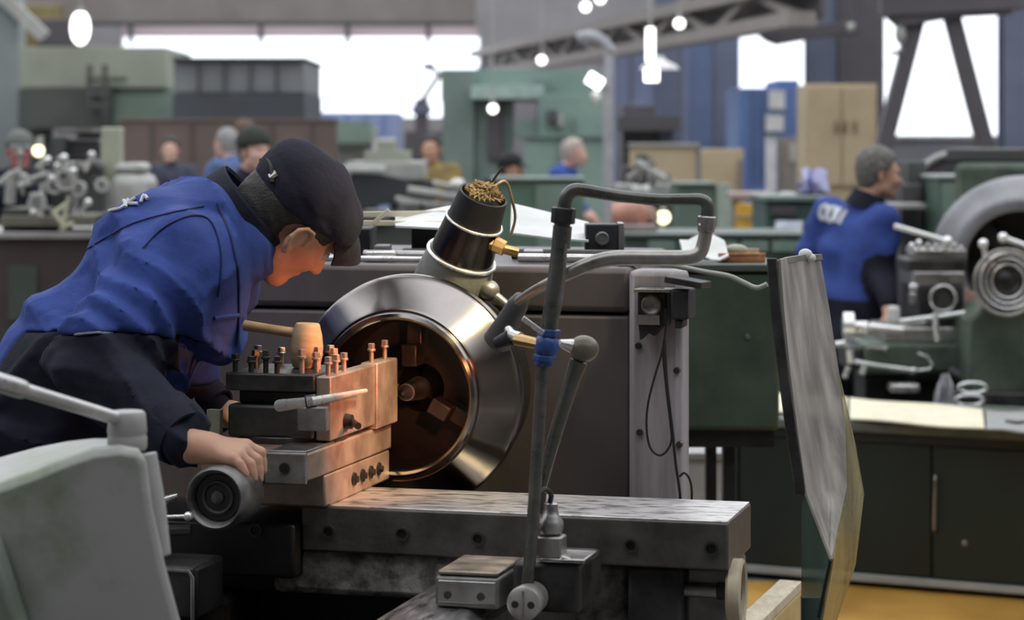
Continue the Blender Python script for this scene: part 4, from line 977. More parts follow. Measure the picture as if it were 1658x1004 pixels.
# ------------------------------------------------------------------ control box, bracket and cable on the end panel
PY = HF-.03
cb = thing('control_box', 'dark control box with dial and hood hanging on the lilac end panel', 'control box', LF @ ly(1070, 540, PY-.03), -TH)
q0 = ly(1033, 540, PY-.04); q1 = ly(1080, 468, PY-.04)
m = MB(LF); m.bx(q0.x, q1.x, PY-.045, PY-.002, q0.z+.015, q1.z-.006); bxo = obj('box_body', m, blacksteel, cb, .003)
m = MB(LF); m.bx(q0.x-.002, q1.x+.012, PY-.07, PY-.001, q1.z-.005, q1.z+.001); obj('box_hood', m, pipe_w, cb, .001)
c = (q0+q1)/2; m = MB(LF); m.rev([(0, .019), (.006, .019), (.008, .016), (.006, .014), (.004, .001)], (c.x, PY-.046, c.z+.012), (0, -1, 0), 28); dl = obj('dial', m, greyblock, bxo)
m = MB(LF); m.bx(q0.x, q1.x-.012, PY-.05, PY-.046, q0.z+.017, q0.z+.035); obj('scale_plate', m, steel, bxo)
m = MB(LF); m.prism([(q0.x+.001, PY-.04, q0.z+.014), (q0.x+.004, PY-.04, q0.z-.012), (q0.x+.018, PY-.04, q0.z+.002), (q0.x+.03, PY-.04, q0.z-.004), (q1.x-.01, PY-.04, q0.z+.014)], (0, .03, 0)); obj('torn_gasket', m, rubber, cb)
b0 = ly(1080, 505, PY-.05); b1 = ly(1096, 470, PY-.05)
m = MB(LF); m.tube([(b0.x-.004, PY-.05, b1.z), (b1.x-.004, PY-.05, b1.z-.004), (b1.x+.002, PY-.05, b1.z-.02), (b1.x, PY-.05, b0.z)], .005, 10, smooth=4); obj('hood_bracket', m, pipe_w, cb)
sb = thing('switch_bracket', 'dark switch on a flat bracket right of the control box', 'switch', LF @ ly(1110, 520, PY-.05), -TH)
g0 = ly(1084, 520, PY-.06); g1 = ly(1146, 452, PY-.06)
m = MB(LF); m.bar((g0.x, PY-.06, g1.z), (g1.x, PY-.075, g1.z-.010), .05, .012, (0, 0, 1)); obj('bracket_plate', m, darksteel, sb, .002)
m = MB(LF); m.bx(g0.x+.006, g0.x+.038, PY-.08, PY-.002, g0.z+.004, g1.z-.018); obj('switch_body', m, rubber, sb, .004)
m = MB(LF); m.bx(g0.x+.012, g0.x+.026, PY-.075, PY-.02, g0.z-.012, g0.z+.0035); obj('switch_plug', m, rubber, sb, .003)
cabm = rubber
m = MB(LF); y = PY-.05
P = [(1078, 500), (1078, 530), (1072, 570), (1060, 610), (1049, 655), (1047, 695), (1053, 725), (1066, 737), (1078, 732), (1087, 715), (1086, 690), (1080, 640), (1074, 580), (1075, 550)]
m.tube([ly(a, b, y-.004*(i > 9)) for i, (a, b) in enumerate(P)], .0021, 8, smooth=5); tag(obj('cable', m, cabm), 'thin black cable looped below the control box', 'cable')
m = MB(LF); P = [(1076, 548), (1080, 620), (1088, 690), (1094, 750), (1101, 800), (1102, 830)]
m.tube([ly(a, b, y-.012) for a, b in P], .0026, 8, smooth=5); tag(obj('cable', m, cabm), 'straight black cable running down the lilac end panel to the slide', 'cable')
m = MB(LF); P = [(1100, 772), (1108, 766), (1116, 775), (1120, 795), (1119, 835)]
m.tube([ly(a, b, PY-.05) for a, b in P], .0022, 8, smooth=5); tag(obj('cable', m, cabm), 'short black cable hook at the foot of the lilac end panel', 'cable')
m = MB(LF); P = [(1052, 425), (1100, 432), (1140, 440), (1180, 447), (1205, 458), (1225, 466), (1242, 460)]
m.tube([ly(a, b, HF-.05) for a, b in P], .0048, 10, smooth=5); tag(obj('air_hose', m, mat('pale_green_hose', (.42, .46, .40), .5)), 'thin pale hose sagging from the headstock top to the right', 'hose')

# ------------------------------------------------------------------ sheets, box and rods on the headstock
m = MB(); m.sheet([[wp(826, 378, 4.84), wp(890, 386, 4.84), wp(953, 391, 4.84)], [wp(828, 330, 5.10), wp(890, 345, 5.10), wp(953, 361, 5.10)]], .004)
tag(obj('white_board', m, whitepaper), 'white board leaning on the headstock behind the upright pipe', 'board')
m = MB(); m.sheet([[wp(640, 367, 4.86), wp(720, 371, 4.86)], [wp(640, 352, 5.2), wp(730, 334, 5.2)]], .004)
tag(obj('white_board', m, whitepaper), 'white board lying on the headstock left of the canister', 'board')
for i, (a, b, r, Y, mt, lb) in enumerate([((560, 348), (735, 345), .0085, 5.1, creampaper, 'pale stick behind the navy cap, upper one of two'), ((560, 361), (722, 362), .0075, 4.95, creampaper, 'pale stick behind the navy cap, lower one of two'), ((604, 362), (630, 340), .0065, 4.92, creampaper, 'short pale stick leaning across the two long sticks')]):
    m = MB(); m.bar(wp(*a, Y), wp(*b, Y), r*2, r*1.4, (0, 0, 1)); tag(obj('wooden_stick', m, mt, None, .001), lb, 'stick')
for px, Y, d, top, lb in ((575, 4.90, .25, wp(600, 368, 4.95).z-.001, 'dark packing block under the left ends of the pale sticks'), (690, 4.90, .25, wp(700, 368, 4.95).z-.001, 'dark packing block under the pale sticks left of the canister')):
    a = wp(px, 380, Y); m = MB(); m.bx(a.x-.03, a.x+.03, Y, Y+d, zt+.001, min(top, wp(600, 366, 4.95).z)); tag(obj('packing_block', m, blacksteel, None, .003), lb, 'block')
db = thing('gauge_box', 'small black box with round gauge on top of the headstock', 'gauge', wp(980, 399, 4.85))
a = wp(948, 401, 4.85); b = wp(1001, 363, 4.85)
m = MB(); m.bx(a.x, b.x, 4.85, 4.93, zt+.001, b.z); gb = obj('box_body', m, mat('black_box_paint', (.03, .032, .035), .5), db, .003)
m = MB(); m.bx(b.x+.0005, b.x+.012, 4.848, 4.93, zt+.001, b.z+.002); obj('side_plate', m, steel, db, .001)
c = wp(975, 386, 4.85); m = MB(); m.rev([(0, .014), (.006, .014), (.008, .011), (.006, .010), (.006, .001)], c, (0, -1, 0), 24); obj('gauge', m, greyblock, gb)
for i, (x0, x1, py, Y, h, mt, lb) in enumerate([(592, 640, 392, 4.7, .02, bright, 'small bright steel block behind the navy cap'), (606, 632, 380, 4.8, .028, greyblock, 'grey steel block behind the small bright block'), (650, 690, 384, 4.8, .02, darksteel, 'dark steel block left of the canister'), (848, 880, 400, 4.72, .022, steel, 'steel block right of the canister foot'), (690, 740, 330, 5.45, .03, darksteel, 'dark block at the rear of the headstock behind the canister')]):
    a = wp(x0, py, Y); b = wp(x1, py, Y); m = MB(); m.bx(a.x, b.x, Y, Y+.06, zt+.001, zt+.001+h); tag(obj('steel_block', m, mt, None, .003), lb, 'steel block')

# ------------------------------------------------------------------ green cabinet, white crate and copper tray behind the lathe's right end
gcab = mat('dark_green_cabinet_paint', (.068, .10, .066), .5, 0, (.036, .055, .036), 5, bump=.15)
GY = 5.75
g = thing('green_cabinet', 'dark green machine cabinet behind the lilac end panel of the lathe', 'cabinet', (wp(1180, 700, GY).x, GY+.3, 0))
a = wp(1085, 718, GY); b = wp(1262, 440, GY)
m = MB(); m.bx(a.x, b.x, GY, GY+.7, a.z+.03, b.z); gcb = obj('cabinet_body', m, gcab, g, .012)
m = MB(); m.bx(a.x+.01, b.x-.01, GY+.02, GY+.7, a.z-.012, a.z+.029); obj('cabinet_plinth', m, blacksteel, g)
m = MB(); m.bx(a.x-.004, b.x+.004, GY-.008, GY+.7, b.z+.0005, b.z+.018); obj('cabinet_top', m, mat('green_grey_top', (.10, .12, .10), .4), g, .003)
m = MB(); p = wp(1210, 545, GY); m.rev([(0, .006), (.006, .006), (.007, .004)], p, (0, -1, 0), 14); obj('latch', m, steel, gcb)
for sx in (a.x+.014, wp(1184, 600, GY).x):
    for sy in (GY+.08, GY+.6):
        m = MB(); m.bx(sx-.014, sx+.014, sy-.025, sy+.025, 0, a.z-.0125); obj('leg', m, blacksteel, g)
wa = wp(1098, 800, 6.6); wb = wp(1180, 733, 6.6)
wc = thing('white_crate', 'white box standing under the green cabinet behind the lathe slide', 'box', ((wa.x+wb.x)/2, 6.7, 0))
m = MB(); m.bx(wa.x, wb.x, 6.6, 6.95, .0, wb.z-.02); obj('crate_body', m, mat('white_box_paint', (.62, .62, .60), .6), wc, .004)
m = MB(); m.bx(wa.x-.005, wb.x+.005, 6.59, 6.955, wb.z-.019, wb.z); obj('crate_lid', m, mat('grey_lid', (.45, .45, .45), .6), wc, .003)
ct = thing('copper_tray', 'copper coloured tray on top of the dark green cabinet', 'tray', wp(1200, 434, GY+.1))
copper = mat('copper_orange_paint', (.62, .27, .10), .45, .2, (.25, .10, .05), 20)
a = wp(1163, 433, GY+.08); b = wp(1240, 410, GY+.08); z0 = wp(1200, 440, GY).z+.0185
m = MB(); m.bx(a.x, b.x, GY+.08, GY+.26, z0, z0+.012); m.bx(a.x, b.x, GY+.08, GY+.09, z0+.0125, b.z); obj('tray_base', m, copper, ct, .002)
m = MB(); m.bx(a.x, b.x, GY+.24, GY+.25, z0+.0125, b.z+.004); obj('tray_rim', m, pw, ct, .001)
m = MB(); m.sph((a.x+.05, GY+.16, z0+.027), (.03, .022, .014), 14, 8); obj('tray_lump', m, mat('pale_green_putty', (.5, .52, .4), .7), ct)
m = MB(); c = wp(1140, 428, GY+.12); rows = [[V((c.x-.055+.11*u/5, GY+.06+.14*v/4, z0+.004+.010*(1+math.sin(u*1.3+v))+.014*max(0, v-1))) for u in range(6)] for v in range(5)]
m.sheet(rows, .004); tag(obj('white_rag', m, whitepaper), 'white rag on the dark green cabinet next to the copper tray', 'rag')

# ------------------------------------------------------------------ low green cabinet at the right with cardboard on top
A0 = onz(1175, 934, 0.); B0_ = onz(1658, 974, 0.)
ang = math.atan2(B0_.y-A0.y, B0_.x-A0.x); CFm = Matrix.Translation(V((A0.x, A0.y, 0))) @ Matrix.Rotation(ang, 4, 'Z'); CFI = CFm.inverted()
def cy0(px, py, y=0.):
    o = CFI @ V((0, 0, CZ)); d = CFI.to_3x3() @ V(((px-CX)/F, 1, -(py-HY)/F)); t = (y-o.y)/d.y; return o+d*t
lc = thing('low_cabinet', 'low dark green double door cabinet standing on the floor at the right', 'cabinet', CFm @ V((.8, .3, 0)), ang)
dg = mat('deep_green_door_paint', (.010, .019, .013), .5, 0, (.006, .011, .008), 4, bump=.1, stretch=(1, 1, .5))
fg = mat('dark_green_frame_paint', (.016, .022, .017), .5, 0, (.010, .013, .010), 6)
zt2 = cy0(1175, 672).z
W2 = 1.75
m = MB(CFm); m.bx(0, W2, .03, .72, .055, zt2-.035); obj('cabinet_body', m, fg, lc, .004)
m = MB(CFm); m.bx(-.015, W2+.01, -.02, .74, zt2-.034, zt2); obj('cabinet_top', m, mat('grey_green_top_edge', (.13, .15, .125), .45, 0, (.08, .095, .08), 8), lc, .004)
m = MB(CFm); m.bx(0, .045, 0, .029, .02, zt2-.035); obj('frame_post', m, fg, lc, .002)
m = MB(CFm); m.bx(.046, W2, .002, .029, zt2-.07, zt2-.035); obj('frame_rail', m, fg, lc, .002)
m = MB(CFm); m.bx(.0, W2, -.008, .029, .025, .05); obj('base_strip', m, mat('pale_grey_base_strip', (.36, .37, .35), .5), lc, .002)
m = MB(CFm); m.bx(.02, W2-.02, .05, .70, 0, .054); obj('plinth', m, blacksteel, lc)
xs_ = cy0(1508, 800).x
d1 = MB(CFm); d1.bx(.05, xs_-.004, .008, .028, .055, zt2-.074); do1 = obj('door', d1, dg, lc, .003)
d2 = MB(CFm); d2.bx(xs_+.004, W2-.01, .002, .028, .055, zt2-.074); do2 = obj('door', d2, dg, lc, .003)
h0 = cy0(1514, 770); h1 = cy0(1508, 860); m = MB(CFm); m.tube([(xs_+.016, .0, h0.z), (xs_+.018, -.016, h0.z-.02), (xs_+.014, -.016, h1.z+.02), (xs_+.012, .0, h1.z)], .005, 10, smooth=4); obj('handle', m, pipe_w, do2)
m = MB(CFm); p = cy0(1562, 880); m.rev([(0, .010), (.005, .010), (.007, .006)], (p.x, .003, p.z), (0, -1, 0), 14); obj('lock', m, pipe_w, do2)
def ctop(px, py, dz=.0):
    o = CFI @ V((0, 0, CZ)); d = CFI.to_3x3() @ V(((px-CX)/F, 1, -(py-HY)/F)); t = (zt2+dz-o.z)/d.z; return o+d*t
def flat_sheet(pts, lift, mt, name, label, cat, th=.006, curl=0.):
    n = 12; a, b, c, d = [ctop(*p, lift) for p in pts]; rows = []
    for i in range(5):
        v = i/4; row = []
        for j in range(n+1):
            u = j/n; p = a.lerp(b, u).lerp(d.lerp(c, u), v); p.z += curl*max(0, 1-u*5)**2*math.sin(PI*(.2+.8*v))+.003*(1+math.sin(7*u+3*v)); row.append(CFm @ p)
        rows.append(row)
    m = MB(); m.sheet(rows, th); return tag(obj(name, m, mt), label, cat)
flat_sheet([(1178, 660), (1370, 679), (1372, 645), (1187, 634)], .008, creampaper, 'cardboard_sheet', 'cream cardboard with curled end on the left part of the low cabinet', 'cardboard', .006, .03)
flat_sheet([(1376, 680), (1594, 696), (1590, 664), (1376, 646)], .008, creampaper, 'cardboard_sheet', 'long flat cream cardboard on the low cabinet right of the shield', 'cardboard')
flat_sheet([(1598, 697), (1700, 704), (1700, 672), (1596, 666)], .005, mat('grey_sheet', (.36, .37, .36), .6), 'grey_mat', 'grey mat on the low cabinet right of the long cream cardboard', 'mat')
p = CFm @ ctop(1645, 684, .012); m = MB(); m.tube([p+V((-.03, .02, .002)), p+V((0, -.02, .002)), p+V((.03, .0, .002)), p+V((.06, .02, .002))], .006, 8, smooth=4); tag(obj('wrench', m, darksteel), 'small dark wrench lying on the grey mat', 'wrench')
# ------------------------------------------------------------------ second lathe on the right, behind the low cabinet
S2 = lambda px, py, Y: wp(px, py, Y)
ringgrey = mat('dull_grey_ring', (.40, .40, .42), .4, .6, (.28, .28, .30), 6)
chrome = mat('chrome_handle', (.92, .92, .91), .3, .75, (.82, .82, .82), 10)
greenm = mat('machine_green_paint', (.10, .135, .10), .5, 0, (.05, .07, .05), 6)
LY = 10.2
la = thing('lathe', 'second lathe at the right edge with dull grey ring, green pedestal and chrome handles', 'lathe', (S2(1640, 430, LY).x, LY, 0), -TH)
rcn = S2(1652, 432, LY); L2 = Matrix.Translation(V((rcn.x, rcn.y, 0))) @ Matrix.Rotation(-TH, 4, 'Z'); rz = rcn.z
m = MB(L2); m.rev([(.20, .36), (.16, .385), (.05, .385), (.035, .37), (.03, .34), (.0, .30), (-.01, .265), (.0, .235), (.20, .235), (.20, .36)], (0, 0, rz), (0, 1, 0), 80)
obj('ring_workpiece', m, ringgrey, la, label='dull grey turned ring')
m = MB(L2); m.rev([(.21, .36), (.21, .385), (.30, .385), (.30, .05), (.21, .05), (.21, .36)], (0, 0, rz), (0, 1, 0), 56); obj('chuck', m, blacksteel, la)
for k in range(4):
    a = PI/4+k*PI/2; d = V((math.cos(a), 0, math.sin(a))); m = MB(L2); m.bar(V((0, .17, rz))+d*.10, V((0, .17, rz))+d*.235, .06, .09, (0, 1, 0)); obj('chuck_jaw', m, darksteel, la)
m = MB(L2); m.bx(-.30, .7, .31, 1.4, .05, rz+.44); obj('headstock', m, greenm, la, .03)
m = MB(L2); m.bx(-.34, .72, .36, 1.38, rz+.441, rz+.50); obj('headstock_lid', m, mat('dark_grey_lid', (.09, .09, .09), .5), la, .01)
m = MB(L2); m.bx(-.30, .34, -.72, .3, .35, rz-.46); obj('bed', m, darksteel, la, .01)
m = MB(L2); m.bx(-.26, .30, -.68, .28, .0, .349); obj('bed_foot', m, blacksteel, la)
# tailstock of the second lathe: green pedestal and concentric handwheel
pY = 9.55
a = S2(1566, 640, pY); b = S2(1740, 495, pY)
m = MB(); m.prism([(a.x, pY, a.z), (a.x+.002, pY, b.z-.06), (a.x+.06, pY, b.z), (b.x, pY, b.z), (b.x, pY, a.z)], (0, .32, 0)); obj('pedestal', m, greenm, la, .02, label='dark green tailstock pedestal')
m = MB(); m.bx(a.x-.02, b.x, pY-.02, pY+.34, a.z-.09, a.z-.001); obj('pedestal_foot', m, blacksteel, la, .01)
hc3 = S2(1630, 455, pY-.1)
m = MB(); m.rev([(-.12, .03), (-.10, .105), (.0, .118), (.012, .110), (.006, .098), (.012, .092), (.004, .082), (.010, .074), (.002, .064), (.006, .05), (.0, .04), (.01, .02), (.01, .001)], hc3, (.12, -1, .06), 48); th2 = obj('tailstock_wheel', m, darksteel, la)
for R_ in (.109, .088, .066): m = MB(); m.ring(hc3+V((.0015, -.014, .001)), (.12, -1, .06), R_, .0045, 44, 8); obj('wheel_ridge', m, chrome, th2)
m = MB(); m.ring(S2(1630, 458, pY-.16), (.1, -1, 0), .128, .009, 48, 10); obj('wheel_rim', m, pipe_w, th2)
for px, py, qx, qy in ((1592, 395, 1598, 425), (1624, 385, 1680, 405)):
    m = MB(); m.tube([S2(px, py, pY-.14), S2(qx, qy, pY-.14)], .011, 10); m.sph(S2(px, py, pY-.14), (.02, .02, .02), 12, 8); obj('wheel_handle', m, chrome, th2)
# its carriage
cY = 9.9
la2 = thing('lathe_carriage', 'carriage of the second lathe with round handwheel and many chrome handles', 'lathe carriage', (S2(1500, 560, cY).x, cY, .35))
def bxp(x0, y0, x1, y1, Y, d, nm, mt, par, bev=.006, lab=None):
    a = S2(x0, y1, Y); b = S2(x1, y0, Y); m = MB(); m.bx(a.x, b.x, Y, Y+d, a.z, b.z); return obj(nm, m, mt, par, bev, label=lab)
bxp(1400, 556, 1562, 606, cY-.15, .5, 'apron', greenm, la2, .02)
bxp(1372, 560, 1402, 600, cY-.12, .3, 'apron_end', darksteel, la2, .02)
bxp(1430, 530, 1562, 556, cY-.1, .4, 'saddle', steel, la2, .01)
bxp(1488, 464, 1562, 512, cY-.05, .3, 'compound_body', blacksteel, la2, .008)
bxp(1478, 440, 1562, 464, cY-.05, .32, 'compound_slide', steel, la2, .008)
bxp(1470, 420, 1566, 440, cY-.03, .3, 'turret_base', darksteel, la2, .008)
bxp(1484, 404, 1566, 420, cY-.03, .28, 'turret_plate', steel, la2, .006)
bxp(1512, 512, 1556, 530, cY-.03, .2, 'compound_foot', darksteel, la2, .006)
m = MB(); m.rev([(-.1, .03), (0, .052), (.02, .058), (.03, .055), (.03, .045), (.018, .042), (.018, .001)], S2(1527, 483, cY-.08), (0, -1, 0), 40); hw2 = obj('handwheel', m, darksteel, la2)
m = MB(); m.ring(S2(1527, 483, cY-.11), (0, 1, 0), .052, .005, 40, 8); obj('wheel_rim', m, bright, hw2)
def rod(pts, Y, r, nm, mt, par, ball=0.):
    P = [S2(a, b, Y) for a, b in pts]; m = MB(); m.tube(P, r, 10)
    if ball: m.sph(P[-1], (ball, ball, ball), 12, 8)
    return obj(nm, m, mt, par)
rod([(1448, 366), (1490, 378), (1534, 391)], cY-.1, .011, 'turret_lever', chrome, la2, .022)
rod([(1532, 391), (1530, 408)], cY-.02, .018, 'lever_boss', chrome, la2)
for px, py in ((1476, 398), (1488, 393), (1502, 398), (1516, 400), (1545, 398), (1556, 402)):
    rod([(px, py+14), (px, py)], cY-.0, .008, 'turret_bolt', chrome if px < 1500 else steel, la2, .013)
rod([(1448, 522), (1500, 515), (1520, 513), (1568, 506)], cY-.16, .010, 'cross_lever', chrome, la2, .016)
rod([(1515, 505), (1515, 530), (1518, 552)], cY-.2, .011, 'drop_lever', chrome, la2)
bxp(1440, 496, 1458, 524, cY-.18, .06, 'white_knob', mat('white_knob', (.75, .75, .73), .3), la2, .012)
bxp(1474, 460, 1486, 470, cY-.16, .04, 'slide_lug', chrome, la2, .006); bxp(1474, 474, 1484, 492, cY-.1, .04, 'slide_lug', steel, la2, .006)
m = MB(); c = S2(1374, 528, cY-.3); m.rev([(-.025, .03), (-.02, .055), (.02, .055), (.025, .03)], c, (1, -.1, 0), 28); m.cyl(c, S2(1460, 535, cY-.2), .022, .016, 14); obj('screw_wheel', m, chrome, la2)
m = MB(); c = S2(1392, 533, cY-.27); m.rev([(-.03, .032), (.03, .032), (.04, .02)], c, (1, -.1, 0), 24); obj('screw_dial', m, bright, la2)
rod([(1352, 558), (1368, 556)], cY-.2, .012, 'grip', chrome, la2)
rod([(1432, 564), (1404, 563)], cY-.18, .005, 'short_lever', steel, la2); rod([(1404, 563), (1434, 565)], cY-.18, .005, 'short_lever', steel, la2, .012)
rod([(1378, 585), (1420, 592), (1480, 600)], cY-.2, .009, 'feed_lever', chrome, la2, .014)
rod([(1376, 568), (1378, 588)], cY-.2, .016, 'lever_grip', chrome, la2); rod([(1374, 594), (1368, 612)], cY-.2, .011, 'lever_grip', chrome, la2); rod([(1400, 592), (1396, 606)], cY-.2, .013, 'lever_grip', chrome, la2)
rod([(1486, 572), (1502, 578), (1510, 590), (1505, 598), (1486, 600)], cY-.2, .006, 'bent_lever', chrome, la2)
rod([(1538, 600), (1556, 610), (1566, 600), (1560, 585)], cY-.18, .02, 'grey_hose', mat('grey_hose', (.16, .16, .18), .5), la2)
bxp(1470, 600, 1545, 618, cY-.1, .3, 'lower_apron', blacksteel, la2); 
bxp(1442, 622, 1490, 636, cY-.2, .1, 'feed_rod_sleeve', bright, la2, .01)
bxp(1400, 606, 1550, 655, cY-.05, .3, 'carriage_skirt', blacksteel, la2, .01)
# white cloth, pads and pincers in front of it
cw = S2(1528, 645, 9.45)
m = MB(); m.sheet([[S2(1512+3*i, 655, 9.45+.02*math.sin(i*2)) for i in range(12)], [S2(1518+2.2*i, 625, 9.47+.02*math.sin(i*2+1)) for i in range(12)], [S2(1526+.8*i, 606, 9.5+.01*math.sin(i)) for i in range(12)]], .006)
tag(obj('grey_cloth', m, mat('pale_grey_cloth', (.50, .50, .53), .8)), 'pale grey cloth draped below the chrome handles of the second lathe', 'cloth')
for i, (px, py, lb) in enumerate(((1575, 628, 'chrome chain link lying right of the grey cloth, upper one'), (1570, 648, 'chrome chain link lying right of the grey cloth, lower one'))):
    m = MB(); c = S2(px, py, 9.4); m.tube([c+V((x*.055, 0, z*.018)) for x, z in ((-1, 0), (-.5, 1), (.5, 1), (1, 0), (.5, -1), (-.5, -1))], .007, 8, smooth=3, closed=True); tag(obj('chain_link', m, chrome), lb, 'chain link')
m = MB(); a = S2(1562, 512, cY-.22); m.prism([S2(1564, 466, cY+.25), S2(1602, 492, cY+.25), S2(1600, 520, cY+.25), S2(1564, 520, cY+.25)], (0, .05, 0)); tag(obj('red_guard', m, mat('faded_red_guard', (.62, .38, .33), .6), None, .005), 'faded red guard plate between the carriage and the green pedestal', 'guard')

# ------------------------------------------------------------------ helpers for machines and furniture far down the hall
def farbox(name, label, cat, px0, px1, py0, Y, depth, mt, py1=None, bev=.01, group=None, extra=None, body='body'):
    a = wp(px0, py1 if py1 else 600, Y); b = wp(px1, py0, Y); z0 = a.z if py1 else 0.
    t = thing(name, label, cat, ((a.x+b.x)/2, Y+depth/2, z0), 0, group)
    m = MB(); m.bx(a.x, b.x, Y, Y+depth, z0, b.z); o = obj(body, m, mt, t, bev)
    return t
def fpart(t, nm, px0, px1, py0, py1, Y, d, mt, bev=.004, label=None):
    a = wp(px0, py1, Y); b = wp(px1, py0, Y); m = MB(); m.bx(a.x, b.x, Y, Y+d, max(0, a.z), b.z); return obj(nm, m, mt, t, bev, label=label)
def frod(t, nm, pts, Y, r, mt, n=10):
    m = MB(); m.tube([wp(a, b, Y) for a, b in pts], r, n); return obj(nm, m, mt, t)
def fleg(t, nm, px, py, Y, w, mt):
    a = wp(px, py, Y); m = MB(); m.bx(a.x-w/2, a.x+w/2, Y-w/2, Y+w/2, 0, a.z); return obj(nm, m, mt, t)
olive_l = mat('pale_olive_machine_paint', (.34, .36, .29), .6, 0, (.26, .28, .23), 1.2)
olive_d = mat('dark_olive_machine_paint', (.085, .095, .085), .6, 0, (.06, .066, .06), 1.2)
green_g = mat('grey_green_machine_paint', (.22, .30, .25), .6, 0, (.16, .22, .185), 1.2)
grey_c = mat('grey_container_paint', (.24, .25, .26), .6, 0, (.19, .20, .21), 1.2)
grey_d = mat('dark_grey_container_paint', (.075, .085, .10), .6, 0, (.055, .06, .07), 1.2)
brownm = mat('brown_partition_paint', (.17, .125, .11), .7, 0, (.13, .095, .085), 1)
bluec = mat('blue_container_paint', (.16, .25, .52), .6, 0, (.11, .18, .40), 1)
bluel = mat('pale_blue_container_paint', (.30, .36, .58), .6, 0, (.24, .29, .48), 1)
turq = mat('turquoise_green_paint', (.25, .36, .315), .5, 0, (.195, .285, .25), 1.5)
turq2 = mat('grey_turquoise_paint', (.21, .275, .25), .55, 0, (.15, .20, .18), 1.5)
beige = mat('beige_cabinet_paint', (.52, .42, .28), .6, 0, (.42, .33, .21), 1.5)
steelblue = mat('blue_grey_steel', (.155, .18, .26), .6, .1, (.11, .13, .19), 1)
crane_b = mat('dark_crane_paint', (.12, .11, .12), .6, .1, (.08, .073, .08), 1)
crane_y = mat('dull_brown_crane_paint', (.29, .26, .245), .6, .1, (.22, .195, .18), 1)
palem = mat('pale_grey_machine', (.46, .46, .44), .55, .1, (.34, .34, .32), 4)

# gantry machine, grey container on legs, brown partition
t = farbox('gantry_machine', 'pale olive gantry machine with dark lower half behind the left lathe', 'machine', 32, 268, 76, 30, 2.4, olive_l, 142)
fpart(t, 'lower_body', 30, 182, 143, 208, 30.0, 2.4, olive_d); fpart(t, 'lower_body', 183, 280, 143, 202, 30.1, 2.3, green_g, label='grey green lower body')
for px in (145, 170): frod(t, 'rail_post', [(px, 105), (px, 192)], 29.8, .035, olive_d)
for py in (128, 152, 172): frod(t, 'rail_bar', [(140, py), (205 if py < 130 else 178, py)], 29.8, .03, olive_d)
for px in (60, 150, 250): fleg(t, 'leg', px, 205, 31, .35, olive_d)
t = farbox('raised_container', 'grey box shaped container raised on legs beneath the long window', 'container', 281, 492, 97, 27.5, 2.4, grey_c, 150)
fpart(t, 'lower_band', 280, 493, 151, 212, 27.45, 2.5, grey_d); fpart(t, 'roof_edge', 278, 495, 93, 97, 27.4, 2.6, grey_d)
for px in (320, 362, 404, 446): fpart(t, 'panel_rib', px, px+3, 99, 148, 27.42, .06, grey_d)
for px in (295, 478): fleg(t, 'leg', px, 212, 28.2, .25, grey_d)
t = farbox('partition_screen', 'brown sheet metal partition screen behind the small workers on the left', 'partition', 192, 545, 197, 25, .15, brownm)
for px in (245, 310, 375, 440, 505): fpart(t, 'panel_seam', px, px+2, 199, 420, 24.97, .03, grey_d)
fpart(t, 'top_rail', 190, 547, 192, 197, 24.98, .2, brownm)
# column of the left side, bracing
m = MB(); a = wp(-20, 100, 33); b = wp(30, 100, 33); m.bx(a.x, b.x, 33, 33.5, 0, 8.97); t = thing('steel_column', 'pale blue grey steel column with diagonal brace at the left edge of the hall', 'column', (a.x, 33.2, 0)); obj('column_shaft', m, mat('pale_blue_grey_column', (.25, .29, .29), .6, 0, (.19, .22, .22), 1), t, .02)
m = MB(); a = wp(-15, -25, 32.9); b = wp(72, 60, 32.9); m.bar(a, b, .14, .18); obj('diagonal_brace', m, palem, t, .01)
# overhead crane bridge across the hall, runway girder, lamps
t = thing('overhead_crane', 'grey overhead crane bridge across the hall above the long window', 'crane', (0, 46, 3.9))
a = wp(-120, 30, 46); b = wp(800, 12, 46)
m = MB(); m.bx(-14.5, wp(770, 0, 46).x, 46, 46.9, wp(0, 38, 46).z, wp(0, -60, 46).z); obj('bridge_girder', m, crane_y, t, .03)
m = MB(); m.bx(-14.5, wp(770, 0, 46).x, 45.6, 45.99, wp(0, 42, 46).z, wp(0, 36, 46).z); obj('walkway', m, crane_b, t, .01)
fpart(t, 'trolley', 0, 95, 8, 80, 45.0, .55, mat('ochre_crane_trolley', (.30, .24, .10), .6, 0, (.2, .16, .07), 2), .03)
fpart(t, 'operator_cab', 60, 125, 30, 76, 44.4, .55, crane_b, .03)
# long runway girder running away on the right, as truss
t = thing('runway_girder', 'brown crane runway girder slanting away to the far window', 'girder', wp(1010, 60, 38))
P0 = wp(770, 88, 58); P1 = wp(1300, -28, 26)
m = MB(); m.bar(P0, P1, .3, .16, (0, 0, 1)); obj('upper_chord', m, crane_y, t)
Q0 = wp(775, 122, 58); Q1 = wp(1300, 30, 26)
m = MB(); m.bar(Q0, Q1, .3, .16, (0, 0, 1)); obj('lower_chord', m, crane_y, t)
for i in range(14):
    f1 = i/14; f2 = (i+1)/14
    a, b = (P0.lerp(P1, f1), Q0.lerp(Q1, f2)) if i % 2 else (Q0.lerp(Q1, f1), P0.lerp(P1, f2))
    m = MB(); m.bar(a, b, .10, .10, (1, 0, 0)); obj('truss_web', m, crane_y, t)
m = MB(); m.prism([P0+V((.2, 0, 0)), P1+V((.2, 0, 0)), Q1+V((.2, 0, .0)), Q0+V((.2, 0, 0))], (.05, 0, 0)); obj('web_plate', m, crane_b, t)
